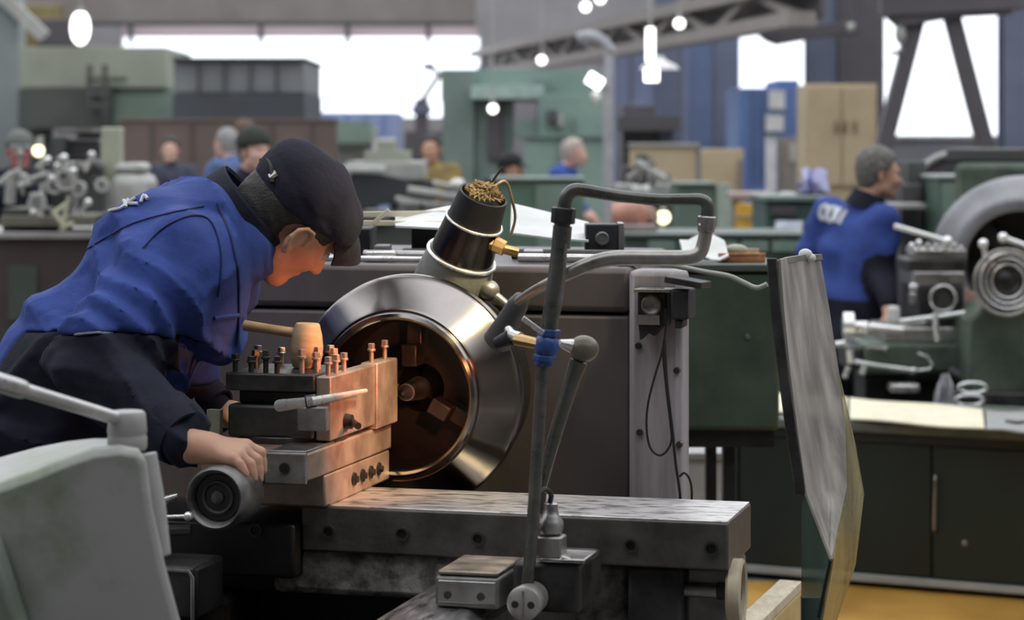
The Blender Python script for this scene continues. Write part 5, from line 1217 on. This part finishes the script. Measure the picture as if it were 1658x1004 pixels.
# blue grey columns and cladding behind the pendant lamp
for i, (x0, x1, Y, mt, lb) in enumerate([(1062, 1100, 40, steelblue, 'blue grey steel column left of the pendant lamp'), (1118, 1152, 42, mat('muted_blue_cladding', (.14, .19, .33), .6, 0, (.10, .14, .25), 1), 'blue clad column right of the pendant lamp'), (1158, 1196, 37, steelblue, 'blue grey steel column beside the bright right window'), (1308, 1345, 30, steelblue, 'dark column above the tall beige cabinet'), (1360, 1432, 31, crane_b, 'dark broad column left of the dark trestle'), (1628, 1690, 24, steelblue, 'dark blue grey column at the right edge')]):
    a = wp(x0, 300, Y); b = wp(x1, 300, Y); c = (a.x+b.x)/2; h_ = (b.x-a.x)/2
    t = thing('steel_column', lb, 'column', (c, Y+.2, 0))
    m = MB(); m.bx(c-h_, c+h_, Y, Y+.06, 0, 8.97); obj('front_flange', m, mt, t)
    m = MB(); m.bx(c-h_, c+h_, Y+.36, Y+.42, 0, 8.97); obj('rear_flange', m, mt, t)
    m = MB(); m.bx(c-.04, c+.04, Y+.061, Y+.359, 0, 8.97); obj('web', m, mt, t)
t = farbox('wall_cladding', 'dim blue grey cladding panel behind the columns in the middle', 'panel', 985, 1198, 45, 59, .2, mat('dim_blue_cladding', (.16, .19, .30), .7, 0, (.11, .13, .21), .8), body='panel')
for px in (1020, 1060, 1100, 1150): fpart(t, 'panel_seam', px, px+3, 48, 300, 58.95, .05, crane_b)
t = farbox('wall_cladding', 'grey brown cladding panel left of the pendant lamp behind the green machine', 'panel', 772, 984, 108, 59.2, .2, mat('dim_grey_cladding', (.27, .25, .27), .7, 0, (.2, .185, .2), .8), body='panel')
for px in (820, 870, 925): fpart(t, 'panel_seam', px, px+3, 112, 300, 59.15, .05, crane_b)
t = farbox('wall_cladding', 'dark blue cladding panel above the tall beige cabinet', 'panel', 1312, 1402, -40, 38, .2, mat('dark_blue_cladding', (.10, .12, .19), .7, 0, (.07, .085, .135), .8), body='panel')
fpart(t, 'panel_seam', 1330, 1333, -38, 300, 37.95, .05, crane_b); fpart(t, 'panel_seam', 1368, 1371, -38, 300, 37.95, .05, crane_b)
# dark crane arm in the right window, trestle
t = thing('jib_arm', 'dark jib arm crossing the top of the narrow right window', 'crane arm', wp(1310, 60, 29))
m = MB(); A_ = [wp(1232, 56, 29), wp(1262, 46, 29), wp(1350, 36, 29), wp(1392, 40, 29), wp(1392, 54, 29), wp(1330, 60, 29), wp(1262, 72, 29), wp(1246, 66, 29)]; m.prism(A_, (0, .4, 0)); obj('arm', m, crane_b, t, .01)
m = MB(); m.bar(wp(1385, 46, 29.2), wp(1385, -60, 29.2), .16, .16); obj('hanger', m, crane_b, t)
m = MB(); m.cyl(wp(1372, 45, 28.95), wp(1382, 45, 28.95), .06, None, 14); obj('pulley', m, palem, t)
t = thing('steel_trestle', 'dark A shaped steel trestle in front of the large right window', 'trestle', wp(1512, 240, 20)-V((0, 0, wp(1512, 240, 20).z)))
m = MB(); m.bar(wp(1425, 6, 20), wp(1700, -8, 20), .16, .22, (0, 0, 1)); m2 = obj('top_beam', m, crane_b, t, .01)
m = MB(); m.prism([wp(1428, 14, 19.95), wp(1470, 2, 19.95), wp(1560, -2, 19.95), wp(1640, 2, 19.95), wp(1640, 22, 19.95), wp(1560, 26, 19.95), wp(1500, 36, 19.95), wp(1462, 44, 19.95)], (0, .3, 0)); obj('haunch', m, crane_b, t, .01)
for (x0, y0), (x1, y1) in (((1484, 30), (1414, 300)), ((1540, 22), (1612, 300))):
    a = wp(x0, y0, 20.1); b = wp(x1, y1, 20.1); g0 = a+(b-a)*((a.z)/(a.z-b.z)); m = MB(); m.bar(a, g0, .135, .16, (0, 1, 0)); obj('leg', m, crane_b, t, .01)
m = MB(); m.tube([wp(1441, 88, 20), wp(1452, 84, 20), wp(1462, 92, 20)], .02, 8); obj('hook', m, crane_b, t)
m = MB(); m.sph(wp(1458, 55, 20), (.05, .05, .09), 14, 8); obj('insulator', m, palem, t)
# lamps: pendant with shade, bare bulbs, gooseneck lamp post
lit = mat('lit_lamp', (1, 1, 1), .5, emit=(1, .98, .94), estr=4)
enam = mat('white_lamp_enamel', (.80, .80, .78), .4)
PYd = 20
t = thing('pendant_lamp', 'white pendant lamp with conical shade hanging in the middle of the hall', 'lamp', wp(1066, 112, PYd))
m = MB(); m.rev([(0, .165), (.03, .14), (.075, .05), (.11, .035), (.11, .03), (.07, .045), (.025, .135), (0, .16), (0, .165)], wp(1068, 112, PYd), (0, 0, 1), 36); obj('lamp_shade', m, enam, t)
m = MB(); m.tube([wp(1053, 100, PYd), wp(1053, 45, PYd)], .035, 14); obj('lamp_tube', m, lit, t)
m = MB(); m.tube([wp(1053, 45, PYd), wp(1053, -400, PYd)], .012, 8); obj('cord', m, palem, t)
m = MB(); m.tube([wp(1055, 132, PYd), wp(1055, 108, PYd)], .06, 14); obj('bulb', m, lit, t)
m = MB(); m.cyl(wp(1062, 92, PYd), wp(1054, 94, PYd), .02, .02, 10); obj('lamp_bracket', m, palem, t)
blb = [(877, 97, 30, .055, 'far bare hall lamp above the turquoise machine'), (948, 11, 30, .06, 'far bare hall lamp near the top, left one of a pair'), (972, -2, 30, .06, 'far bare hall lamp near the top, right one of a pair'), (1100, 38, 28, .06, 'far bare hall lamp right of the pendant lamp'), (798, 176, 23.5, .045, 'bare lamp at the painted dark gap of the turquoise machine'), (1236, 8, 34, .13, 'bright hall lamp above the narrow right window'), (130, 45, 33, .13, 'large bright hall lamp above the pale olive gantry machine'), (62, 244, 14.4, .035, 'small yellowish lamp beside the red faced person'), (1074, 352, 14, .04, 'small yellow green lamp on the turned parts bench')]
for px, py, Y, r, lb in blb:
    t = thing('hall_lamp', lb, 'lamp', wp(px, py, Y)-V((0, 0, r)), 0, None)
    c = wp(px, py, Y); m = MB(); m.sph(c, (r, r, r*(1.8 if r > .1 else 1)), 16, 10); obj('bulb', m, lit if Y > 20 else mat('lit_yellow_lamp', (1, .9, .5), .5, emit=(1, .92, .55), estr=3), t)
    m = MB(); m.cyl(c+V((0, 0, r*.8)), c+V((0, 0, r*2.2)), r*.5, r*.4, 12); sk = obj('socket', m, palem, t)
    m = MB()
    if py < 230: m.tube([c+V((0, 0, r*2.2)), V((c.x, c.y, 8.97))], .010, 6); obj('cord', m, palem, t)
    else: m.tube([c+V((0, 0, r*2.2)), c+V((0, .1, r*2.5)), V((c.x, c.y+.12, 0.))], .012, 6); obj('lamp_post', m, palem, t)
t = thing('gooseneck_lamp', 'pale pipe lamp post with bent top right of the turquoise machine', 'lamp post', V((wp(986, 300, 22).x, 22, 0)))
a = wp(986, 300, 22); m = MB(); m.tube([V((a.x, 22, 0)), wp(986, 120, 22), wp(990, 88, 22), wp(975, 66, 22), wp(955, 58, 22), wp(935, 62, 22)], .05, 14, smooth=5); obj('post', m, mat('pale_grey_pipe', (.42, .42, .46), .5), t)
m = MB(); m.tube([wp(952, 124, 21.5), wp(974, 138, 21.5)], .055, 14); obj('tube_lamp', m, lit, t)
m = MB(); m.tube([wp(974, 138, 21.5), wp(986, 146, 22)], .015, 8); obj('lamp_arm', m, palem, t)
m = MB(); m.sph(wp(965, 158, 21.5), (.045, .045, .06), 12, 8); obj('reflector', m, enam, t)

# blue containers, beige things and signs in the middle distance
t = farbox('blue_container', 'pale blue container left of the turquoise machine', 'container', 503, 642, 182, 40, 2.4, bluel)
for px in (530, 560, 590, 620): fpart(t, 'panel_rib', px, px+3, 184, 300, 39.95, .05, bluec)
fpart(t, 'window_patch', 606, 640, 224, 250, 39.93, .04, whitepaper)  # white panel stands in for bright bits of window
t = farbox('blue_container', 'blue container with two white signs under the narrow right window', 'container', 1196, 1296, 142, 34, 2.0, bluec)
fpart(t, 'raised_end', 1258, 1294, 129, 141.8, 34.2, 1.6, bluec); fpart(t, 'white_sign', 1245, 1271, 147, 177, 33.94, .05, whitepaper); fpart(t, 'white_sign', 1240, 1269, 186, 213, 33.94, .05, whitepaper)
for px in (1218, 1234): fpart(t, 'panel_rib', px, px+2, 146, 300, 33.95, .05, steelblue)
t = farbox('tall_cabinet', 'tall beige cabinet behind the grey haired worker', 'cabinet', 1305, 1420, 136, 22, .7, beige, body='cabinet_body')
fpart(t, 'door', 1309, 1362, 142, 300, 21.96, .035, beige); fpart(t, 'door', 1364, 1416, 142, 300, 21.96, .035, beige)
for px, py in ((1352, 205), (1366, 205), (1382, 205)): fpart(t, 'vent_slot', px, px+5, py-8, py+10, 21.94, .02, mat('shadow_brown_slot', (.20, .15, .09), .7))  # raised strips, the slots' shadow painted as darker brown
t = farbox('beige_board', 'wide beige board wall behind the machines right of the turquoise cabinet', 'board', 1020, 1128, 237, 21, .08, beige, body='board'); fpart(t, 'edge_post', 1128, 1133, 232, 400, 20.98, .1, crane_y); fpart(t, 'top_rail', 1018, 1132, 232, 237, 20.97, .1, palem)
t = farbox('beige_board', 'narrow beige board wall with a dark slot beside the white post', 'board', 1136, 1204, 241, 21.5, .08, beige, body='board'); fpart(t, 'slot', 1199-4, 1204, 258, 312, 21.46, .03, crane_y)
t = farbox('white_post', 'white square post in front of the blue container', 'post', 1241, 1257, 222, 21, .1, mat('white_post_paint', (.68, .68, .72), .6), body='post'); fpart(t, 'post_cap', 1240, 1258, 220, 222, 20.99, .12, palem)
t = farbox('switch_cabinet', 'grey brown cabinet between the white post and the tall beige cabinet', 'cabinet', 1262, 1304, 222, 24, .6, mat('grey_brown_cabinet', (.19, .175, .175), .6, 0, (.13, .12, .12), 2), body='cabinet_body'); fpart(t, 'door', 1266, 1300, 226, 330, 23.97, .028, crane_y); fpart(t, 'notice', 1278, 1290, 232, 262, 23.95, .015, palem)
t = farbox('dark_machine', 'dark drilling machine under the pendant lamp behind the beige boards', 'machine', 1008, 1062, 170, 26, 1, crane_b); fpart(t, 'machine_head', 1000, 1100, 188, 212, 25.6, .39, crane_b); fpart(t, 'column', 1066, 1092, 205, 300, 26, .6, steelblue)
t = farbox('low_shed', 'dim grey shed under the large right window', 'shed', 1408, 1625, 225, 40, 1.5, mat('dim_grey_shed', (.25, .25, .28), .7, 0, (.19, .19, .21), 1), body='walls'); fpart(t, 'roof', 1404, 1629, 219, 225, 39.9, 1.7, palem)

# turquoise machine in the middle
TY = 24
t = farbox('boring_machine', 'big turquoise green boring machine with gantry in the middle of the hall', 'machine', 716, 768, 113, TY, 1.0, turq2, body='left_column')
fpart(t, 'side_plate', 769, 832, 165, 420, TY+.1, .9, turq2); fpart(t, 'cross_beam', 714, 986, 112, 164, TY+.15, .8, turq)
fpart(t, 'white_shelf', 762, 880, 138, 160, TY-.25, .4, mat('pale_turquoise_paint', (.40, .52, .48), .5)); 
fpart(t, 'head_block', 872, 980, 152, 224, TY-.3, .9, turq); fpart(t, 'head_block', 835, 874, 192, 224, TY-.2, .6, turq2)
fpart(t, 'feed_box', 862, 892, 128, 152, TY-.2, .5, turq2); fpart(t, 'spindle_box', 886, 902, 178, 196, TY-.45, .14, crane_b); fpart(t, 'spindle_plate', 903, 912, 186, 204, TY-.42, .11, palem)
fpart(t, 'pillar', 848, 990, 223, 430, TY-.4, .9, turq, label='turquoise cabinet base'); fpart(t, 'base_edge', 846, 996, 219.5, 223, TY-.45, 1, turq2); fpart(t, 'panel_seam', 902, 904, 226, 400, TY-.43, .03, turq2); fpart(t, 'panel_seam', 928, 930, 190, 222, TY-.33, .03, turq2)
fpart(t, 'painted_gap', 790, 815, 166, 260, TY+.05, .04, crane_b, label='dark panel painted as the shade of an opening')  # solid dark panel, the shade of an opening put into its colour
t = farbox('green_box_machine', 'dull green machine cabinet in front of the turquoise machine', 'machine', 796, 946, 292, 17, .8, mat('dull_green_paint', (.12, .20, .145), .55, 0, (.085, .14, .10), 2)); fpart(t, 'top_plate', 794, 948, 288, 292, 16.97, .86, turq2); fpart(t, 'door', 868, 922, 300, 420, 16.97, .028, green_g)
t = farbox('exhaust_tower', 'dark narrow machine tower at the right end of the long window', 'machine', 655, 722, 212, 33, 1, crane_b); fpart(t, 'tower_head', 672, 692, 160, 212, 33.2, .5, crane_b); fpart(t, 'head_cap', 667, 696, 170, 184, 33.15, .6, steelblue)
m = MB(); a = wp(694, 108, 33.4); m.sph(a, (.09, .05, .05), 12, 8); m.tube([a, wp(712, 120, 33.4), wp(722, 135, 33.4)], .03, 8); obj('sensor_arm', m, crane_b, t)
m = MB(); m.tube([wp(684, 162, 33.4), wp(705, 130, 33.4), wp(714, 120, 33.4)], .035, 8); obj('support_arm', m, crane_b, t)
t = farbox('milling_machine', 'pale grey milling machine in front of the pale blue container', 'machine', 536, 604, 206, 32, 1.2, palem); fpart(t, 'machine_head', 524, 600, 196, 232, 31.6, .4, green_g); fpart(t, 'motor', 606, 640, 228, 254, 31.5, .5, whitepaper)  # white block at the right stands in for bright bits of window
# pale machine with dark sloping tray just behind the navy cap
t = farbox('planing_machine', 'pale machine bed with dark sloping chip tray behind the navy cap', 'machine', 560, 684, 262, 16, 1.0, palem, 292, body='machine_bed')
m = MB(); m.prism([wp(568, 280, 15.9), wp(612, 282, 15.9), wp(690, 298, 15.9), wp(690, 306, 15.9), wp(640, 330, 15.9), wp(560, 340, 15.9)], (0, .09, 0)); obj('chip_tray', m, mat('dark_slate_tray', (.045, .048, .055), .6), t)
fpart(t, 'bed_top', 556, 622, 268, 276, 15.85, .1, whitepaper); fpart(t, 'saddle', 590, 660, 244, 262, 16.1, .7, olive_l); fpart(t, 'turret', 610, 640, 228, 244, 16.2, .4, olive_l); fleg(t, 'leg', 575, 292, 16.5, .3, olive_d); fleg(t, 'leg', 668, 292, 16.5, .3, olive_d)
for (x0, y0, x1, y1, r) in ((660, 308, 780, 326, .03), (640, 322, 770, 342, .02), (700, 296, 778, 312, .02)): frod(t, 'guide_rail', [(x0, y0), (x1, y1)], 15.7, r, palem)
for (px, py, w_, h_) in ((590, 340, 40, 18), (645, 328, 30, 20), (690, 330, 26, 18)): fpart(t, 'slide_block', px, px+w_, py, py+h_, 15.3, .3, greyblock)
fpart(t, 'white_bag', 728, 752, 290, 306, 15.4, .2, whitepaper, .05)
fpart(t, 'machine_skirt', 560, 780, 345, 420, 15.4, .5, olive_d)
# right middle: green benches, motor parts, barrels
t = farbox('work_bench', 'long dark green work bench behind the bent coolant pipe', 'bench', 1010, 1300, 384, 12.6, .7, mat('bench_green', (.07, .115, .09), .6, 0, (.05, .08, .065), 2), body='bench_body'); fpart(t, 'bench_top', 1005, 1304, 378, 384, 12.57, .76, mat('grey_green_bench_top', (.14, .175, .155), .5, 0, (.10, .125, .11), 2))
for i in range(5): px = 1050+50*i; fpart(t, 'drawer', px, px+44, 390, 408, 12.57, .028, green_g)
t = farbox('green_cupboard', 'green cupboard with pale door edge behind the long bench', 'cupboard', 1096, 1160, 300, 17, .7, mat('cupboard_green', (.13, .19, .15), .6, 0, (.095, .14, .11), 2), body='cupboard_body'); fpart(t, 'door', 1161, 1184, 298, 380, 16.95, .05, mat('pale_green_door', (.36, .44, .37), .55)); fpart(t, 'top', 1094, 1162, 296, 300, 16.97, .75, green_g)
t = thing('yellow_barrel', 'yellow barrel under the pinkish plank behind the long bench', 'barrel', V((wp(1214, 385, 15).x, 15, 0)))
c = wp(1214, 330, 15); m = MB(); m.rev([(0, .085), (.02, .09), (.25, .092), (.5, .09), (c.z, .09)], V((c.x, 15, 0)), (0, 0, 1), 28); by_ = obj('barrel_body', m, mat('yellow_barrel_paint', (.72, .42, .05), .5, 0, (.5, .28, .03), 3), t)
for z in (.5, c.z-.08): m = MB(); m.ring(V((c.x, 15, z)), (0, 0, 1), .092, .008, 28, 8); obj('barrel_hoop', m, crane_y, by_)
t = farbox('pink_plank', 'pinkish worn plank laid above the yellow barrel', 'plank', 1186, 1252, 312, 15.2, .4, mat('pinkish_worn_plank', (.48, .36, .34), .6, 0, (.36, .26, .25), 4), 324, body='plank'); fleg(t, 'trestle_leg', 1192, 324, 15.3, .06, crane_y); fleg(t, 'trestle_leg', 1246, 324, 15.3, .06, crane_y)
t = farbox('green_machine', 'dark blue green machine left of the grey haired worker', 'machine', 1240, 1340, 326, 13.8, .8, mat('blue_green_machine', (.06, .115, .105), .55, 0, (.04, .08, .072), 2)); fpart(t, 'top_plate', 1236, 1344, 318, 326, 13.77, .86, turq2); fpart(t, 'lamp_box', 1268, 1288, 312, 318, 13.9, .2, whitepaper); fpart(t, 'vent', 1250, 1290, 335, 350, 13.77, .028, crane_b)
m = MB(); m.sheet([[wp(1254+11*i, 398-.8*i, 13.72-.02*math.sin(i*1.7)) for i in range(5)], [wp(1254+11*i, 378, 13.73-.02*math.sin(i*1.7)) for i in range(5)], [wp(1256+11*i, 358, 13.76) for i in range(5)]], .01); tag(obj('white_cloth', m, mat('bluish_white_cloth', (.66, .70, .80), .8)), 'bluish white cloth hung on the dark blue green machine', 'cloth')
m = MB(); m.sheet([[wp(1294+9*i, 315-1.2*abs(math.sin(i)), 14.1-.05*math.sin(i*2)) for i in range(6)], [wp(1295+8.8*i, 296-4*math.sin(i*1.4), 14.15-.1*math.sin(i*2.2+1)) for i in range(6)], [wp(1300+7*i, 280-3*math.sin(i*2), 14.3) for i in range(6)]], .05); tag(obj('blue_bag', m, mat('blue_white_bag', (.38, .38, .56), .75, 0, (.22, .22, .42), 12)), 'blue and white bag heaped under the tall beige cabinet', 'bag')
t = thing('motor_stack', 'orange brown motor parts on the long bench behind the bent pipe', 'motor', wp(1028, 378, 13))
m = MB(); m.rev([(-.1, .03), (-.09, .075), (.06, .08), (.08, .05), (.1, .02)], wp(1022, 348, 13), (1, -.3, .1), 24); obj('motor_body', m, mat('salmon_orange_paint', (.58, .29, .21), .5, 0, (.40, .19, .13), 10), t)
m = MB(); m.rev([(-.06, .02), (-.05, .06), (.04, .06), (.05, .02)], wp(1046, 350, 13.05), (.6, -.5, .5), 20); obj('pulley', m, mat('brown_pulley', (.30, .17, .12), .5), t)
fpart(t, 'motor_foot', 1004, 1064, 364, 377.5, 12.8, .3, mat('grey_rose_foot', (.32, .26, .25), .6), .01)
t = thing('grinding_head', 'grey multi armed machine head in front of the wide beige board', 'machine', V((wp(1052, 330, 18).x, 18, 0)))
rr_ = random.Random(5)
fpart(t, 'machine_base', 1008, 1092, 318, 420, 18, .7, olive_d); fpart(t, 'machine_bed', 1002, 1098, 300, 318, 17.9, .8, palem)
for i in range(9):
    px, py = 1016+rr_.random()*66, 258+rr_.random()*40; q = rr_.uniform(8, 16); fpart(t, 'head_block', px-q/2, px+q/2, py-q/2, py+q/2+2, 17.9+.05*i, .25, [palem, greyblock, crane_b, steelblue][i % 4], .01)
frod(t, 'post', [(1036, 300), (1040, 250)], 18.1, .05, greyblock); frod(t, 'arm', [(1030, 262), (1078, 292)], 17.85, .03, palem); frod(t, 'arm', [(1016, 290), (1060, 262)], 17.85, .025, greyblock)
for i, (px, py) in enumerate(((1030, 308), (1046, 309))): fpart(t, 'white_jar', px-7, px+7, py-8, py+5, 17.7, .1, whitepaper, .02)
# arch, green box and wheel behind the second lathe
t = thing('belt_guard', 'dark arched belt guard behind the second lathe', 'guard', V((wp(1540, 300, 14).x, 14, 0)))
c = wp(1540, 300, 14); m = MB(); m.prism([V((c.x+.19*math.cos(a), 14, c.z+.17*math.sin(a))) for a in [PI*i/16 for i in range(17)]]+[V((c.x-.19, 14, 0)), V((c.x+.19, 14, 0))], (0, .3, 0)); obj('guard_body', m, crane_b, t)
m = MB(); m.tube([V((c.x+.2*math.cos(a), 13.98, c.z+.18*math.sin(a))) for a in [PI*i/16 for i in range(17)]], .02, 10); obj('guard_rim', m, palem, t)
t = farbox('green_chest', 'green metal chest standing behind the grey ring of the second lathe', 'chest', 1520, 1610, 290, 12.8, .6, mat('chest_green', (.09, .15, .115), .5, 0, (.06, .10, .08), 2), body='chest_body'); fpart(t, 'chest_lid', 1517, 1613, 284, 290, 12.77, .66, mat('pale_lid', (.36, .40, .38), .5)); fpart(t, 'door', 1526, 1604, 296, 360, 12.77, .028, green_g)
t = farbox('dark_press', 'dark machine between the grey haired worker and the second lathe', 'machine', 1458, 1494, 298, 13.2, .5, crane_b); fpart(t, 'press_head', 1470, 1500, 262, 297, 13.3, .4, olive_d); fpart(t, 'press_table', 1440, 1500, 330, 338, 12.9, .28, palem)

# ------------------------------------------------------------------ left lathe with its clutter of handles
KY = 13.0
t = thing('lathe', 'left far lathe on a long brown bed crowded with handles and levers', 'lathe', V((wp(90, 500, KY).x, KY, 0)))
bedm = mat('dark_brown_bed_paint', (.07, .052, .045), .6, 0, (.045, .033, .03), 2)
fpart(t, 'bed', -80, 300, 386, 700, KY, .8, bedm); fpart(t, 'bed_top', -85, 304, 376, 386, KY-.05, .9, mat('pale_bed_top', (.50, .49, .46), .45, .3))
fpart(t, 'painted_recess', 12, 60, 430, 520, KY-.02, .03, mat('dim_green_recess', (.06, .08, .06), .7), label='dim green panel painted as a shaded recess')  # flat panel, the dimness of a recess put into its colour
fpart(t, 'carriage', 4, 90, 338, 376, KY+.05, .5, olive_d); fpart(t, 'saddle', 0, 150, 350, 366, KY-.02, .6, mat('khaki_saddle', (.22, .21, .16), .5, .1))
fpart(t, 'headstock', 175, 232, 282, 376, KY+.1, .6, palem, .06, label='pale grey rounded motor housing'); fpart(t, 'motor_cap', 184, 226, 264, 282, KY+.15, .45, palem, .04)
fpart(t, 'upright_plate', 163, 197, 206, 300, KY+.3, .08, mat('pale_green_plate', (.44, .46, .36), .55, 0, (.36, .38, .29), 2), .01, label='pale green upright plate')
fpart(t, 'top_arm', 92, 165, 208, 216, KY+.3, .1, greyblock); fpart(t, 'gear_box', 100, 162, 225, 262, KY+.4, .4, crane_b, .02); fpart(t, 'tool_block', 92, 162, 262, 274, KY+.1, .4, palem); fpart(t, 'column', 84, 104, 222, 340, KY+.3, .3, olive_d)
rr_ = random.Random(9)
for i in range(16):
    px, py = 40+rr_.random()*125, 262+rr_.random()*100; q = rr_.uniform(7, 17); fpart(t, 'slide_block', px-q/2, px+q/2, py-q*.45, py+q*.45, KY-.08+.03*i, .2, [palem, greyblock, crane_b, steel, olive_d][i % 5], .008)
for i in range(12):
    px, py = 30+rr_.random()*140, 270+rr_.random()*80; a = rr_.uniform(-1, 1)*1.2+PI/2; ln = rr_.uniform(12, 30); c = wp(px, py, KY-.15); e = wp(px+ln*math.cos(a), py-ln*math.sin(a), KY-.2)
    m = MB(); m.tube([c, e], .011, 8); m.sph(e, (.022, .022, .022), 10, 7); obj('lever', m, [chrome, palem, bright][i % 3], t)
for i, (px, py, r) in enumerate(((106, 292, .05), (128, 306, .035), (88, 300, .04), (60, 330, .045), (165, 300, .03))):
    c = wp(px, py, KY-.2); m = MB(); m.ring(c, (.2*(-1)**i, -1, .1), r, .010, 24, 8); hw_ = obj('handwheel', m, palem, t); m = MB(); m.cyl(c-V((0, .01, 0)), c+V((0, .12, 0)), .016, None, 10); obj('wheel_hub', m, steel, hw_)
    m = MB(); m.bar(c-V((r, 0, 0)), c+V((r, 0, 0)), .012, .012); obj('wheel_spoke', m, palem, hw_)
for (a, b) in (((88, 345), (108, 330)), ((100, 370), (112, 318)), ((84, 342), (104, 366)), ((118, 360), (98, 372))): frod(t, 'bent_handle', [a, b], KY-.25, .012, mat('pale_yellow_handle', (.62, .62, .44), .4, .2))
frod(t, 'hose', [(0, 298), (18, 282), (40, 285), (44, 300)], KY-.1, .02, palem); frod(t, 'post', [(18, 288), (16, 330)], KY-.1, .03, palem)

# ------------------------------------------------------------------ small figures down the hall
def stand(px, py, Y, H, face, label, **k):
    c = wp(px, py, Y); ln = k.get('lean', 0.); q = c.z/(.93+.685*math.cos(ln)-.03*math.sin(ln))
    off = (.685*math.sin(ln)+.03*math.cos(ln))*q
    return figure(label, (c.x-off*math.cos(face), Y-off*math.sin(face), 0), face, 1.75*q, **k)
redskin = mat('flushed_skin', (.55, .22, .20), .5, 0, (.42, .15, .14), 12)
stand(32, 243, 15.5, 0, -PI/2+.3, 'person with flushed face and grey cap standing behind the left far lathe', jac=work_navy, hat='cap', hatm=mat('grey_green_cap', (.16, .17, .16), .8), skn=redskin, hairm=None, lean=.1)
stand(276, 242, 21.5, 0, -PI/2, 'small distant person in dark blue clothes before the brown partition', jac=mat('dark_slate_cloth', (.045, .05, .085), .8), skn=skin_pale)
stand(366, 232, 19, 0, PI*.8, 'person in faded blue jacket with grey hair left of the beanie wearer', jac=mat('faded_blue_cloth', (.09, .15, .32), .8), hairm=mat('pale_grey_hair', (.35, .34, .34), .7), lean=.2, skn=skin_pale)
stand(398, 216, 22, 0, 0, 'person with brown hair half hidden behind the beanie wearer', jac=work_navy, hairm=mat('brown_hair', (.14, .08, .05), .7), skn=skin_pale)
stand(412, 243, 13.5, 0, -PI/2+.75, 'person in dark green knitted beanie just behind the navy cap', jac=work_navy, hat='beanie', hatm=mat('dark_green_knit', (.045, .05, .042), .9, 0, (.03, .033, .028), 40), skn=skin_pale, lean=.1)
stand(698, 240, 20, 0, -PI/2-.2, 'person in yellow brown vest before the turquoise machine', jac=mat('yellow_brown_vest', (.36, .25, .08), .8, 0, (.16, .11, .05), 9), sleeve=crane_b, skn=skin, hairm=hair_dark)
stand(828, 272, 18.6, 0, -PI/2+1.2, 'person in dark cap leaning beside the dull green machine cabinet', jac=work_navy, hat='cap', hatm=mat('black_cap', (.018, .018, .02), .8), skn=skin, lean=.5)
stand(930, 247, 19.5, 0, -.25, 'balding person in bright blue jacket at the turquoise machine cabinet', jac=mat('bright_blue_cloth', (.03, .085, .36), .8), hairm=mat('thin_grey_hair', (.5, .42, .38), .7), lean=.3, skn=mat('rosy_skin', (.72, .42, .33), .5))
stand(1640, 268, 16, 0, -PI/2, 'person with reddish face behind the second lathe at the right edge', jac=mat('mauve_cloth', (.22, .16, .2), .8), skn=redskin, hairm=hair_grey)
# ------------------------------------------------------------------ the lit bulb of the work lamp
l = bpy.data.lights.new('work_lamp_light', 'SPOT'); l.energy = 7.5; l.color = (1, .29, .10); l.spot_size = math.radians(82); l.spot_blend = .6; l.shadow_soft_size = .02
lo = bpy.data.objects.new('work_lamp_light', l); COL.objects.link(lo); lo.location = LB+LD*.004
lo.rotation_euler = V((0, 0, -1)).rotation_difference((LF @ V((-.03, -.13, 1.15))-lo.location).normalized()).to_euler()

# added hanging lamp, unseen above the frame, gives the ring its warm glare
hl_ = thing('added_lamp', 'added unseen hanging lamp that puts the warm glare on the steel ring', 'lamp', LF @ V((1.25, -.33, 2.77)))
c = LF @ V((1.25, -.33, 2.77))
m = MB(); m.rev([(0, .16), (.05, .14), (.12, .05), (.16, .04), (.16, .03), (.11, .04), (.045, .13), (0, .155), (0, .16)], c, (0, 0, 1), 36); obj('lamp_shade', m, mat('added_lamp_enamel', (.5, .5, .48), .4), hl_)
m = MB(); m.sph(c+V((0, 0, .045)), (.045, .045, .06), 16, 10); obj('bulb', m, mat('lit_warm_bulb', (1, .9, .7), .5, emit=(1, .82, .5), estr=12), hl_)
m = MB(); m.tube([c+V((0, 0, .16)), V((c.x, c.y, 8.97))], .008, 8); obj('cord', m, rubber, hl_)
l = bpy.data.lights.new('added_lamp_light', 'SPOT'); l.spot_size = math.radians(23); l.spot_blend = .9; l.energy = 300; l.color = (1, .80, .40); l.shadow_soft_size = .13
lo = bpy.data.objects.new('added_lamp_light', l); COL.objects.link(lo); lo.location = c+V((0, 0, -.02)); lo.rotation_euler = V((0, 0, -1)).rotation_difference((LF @ V((.06, .02, 1.2))-lo.location).normalized()).to_euler()
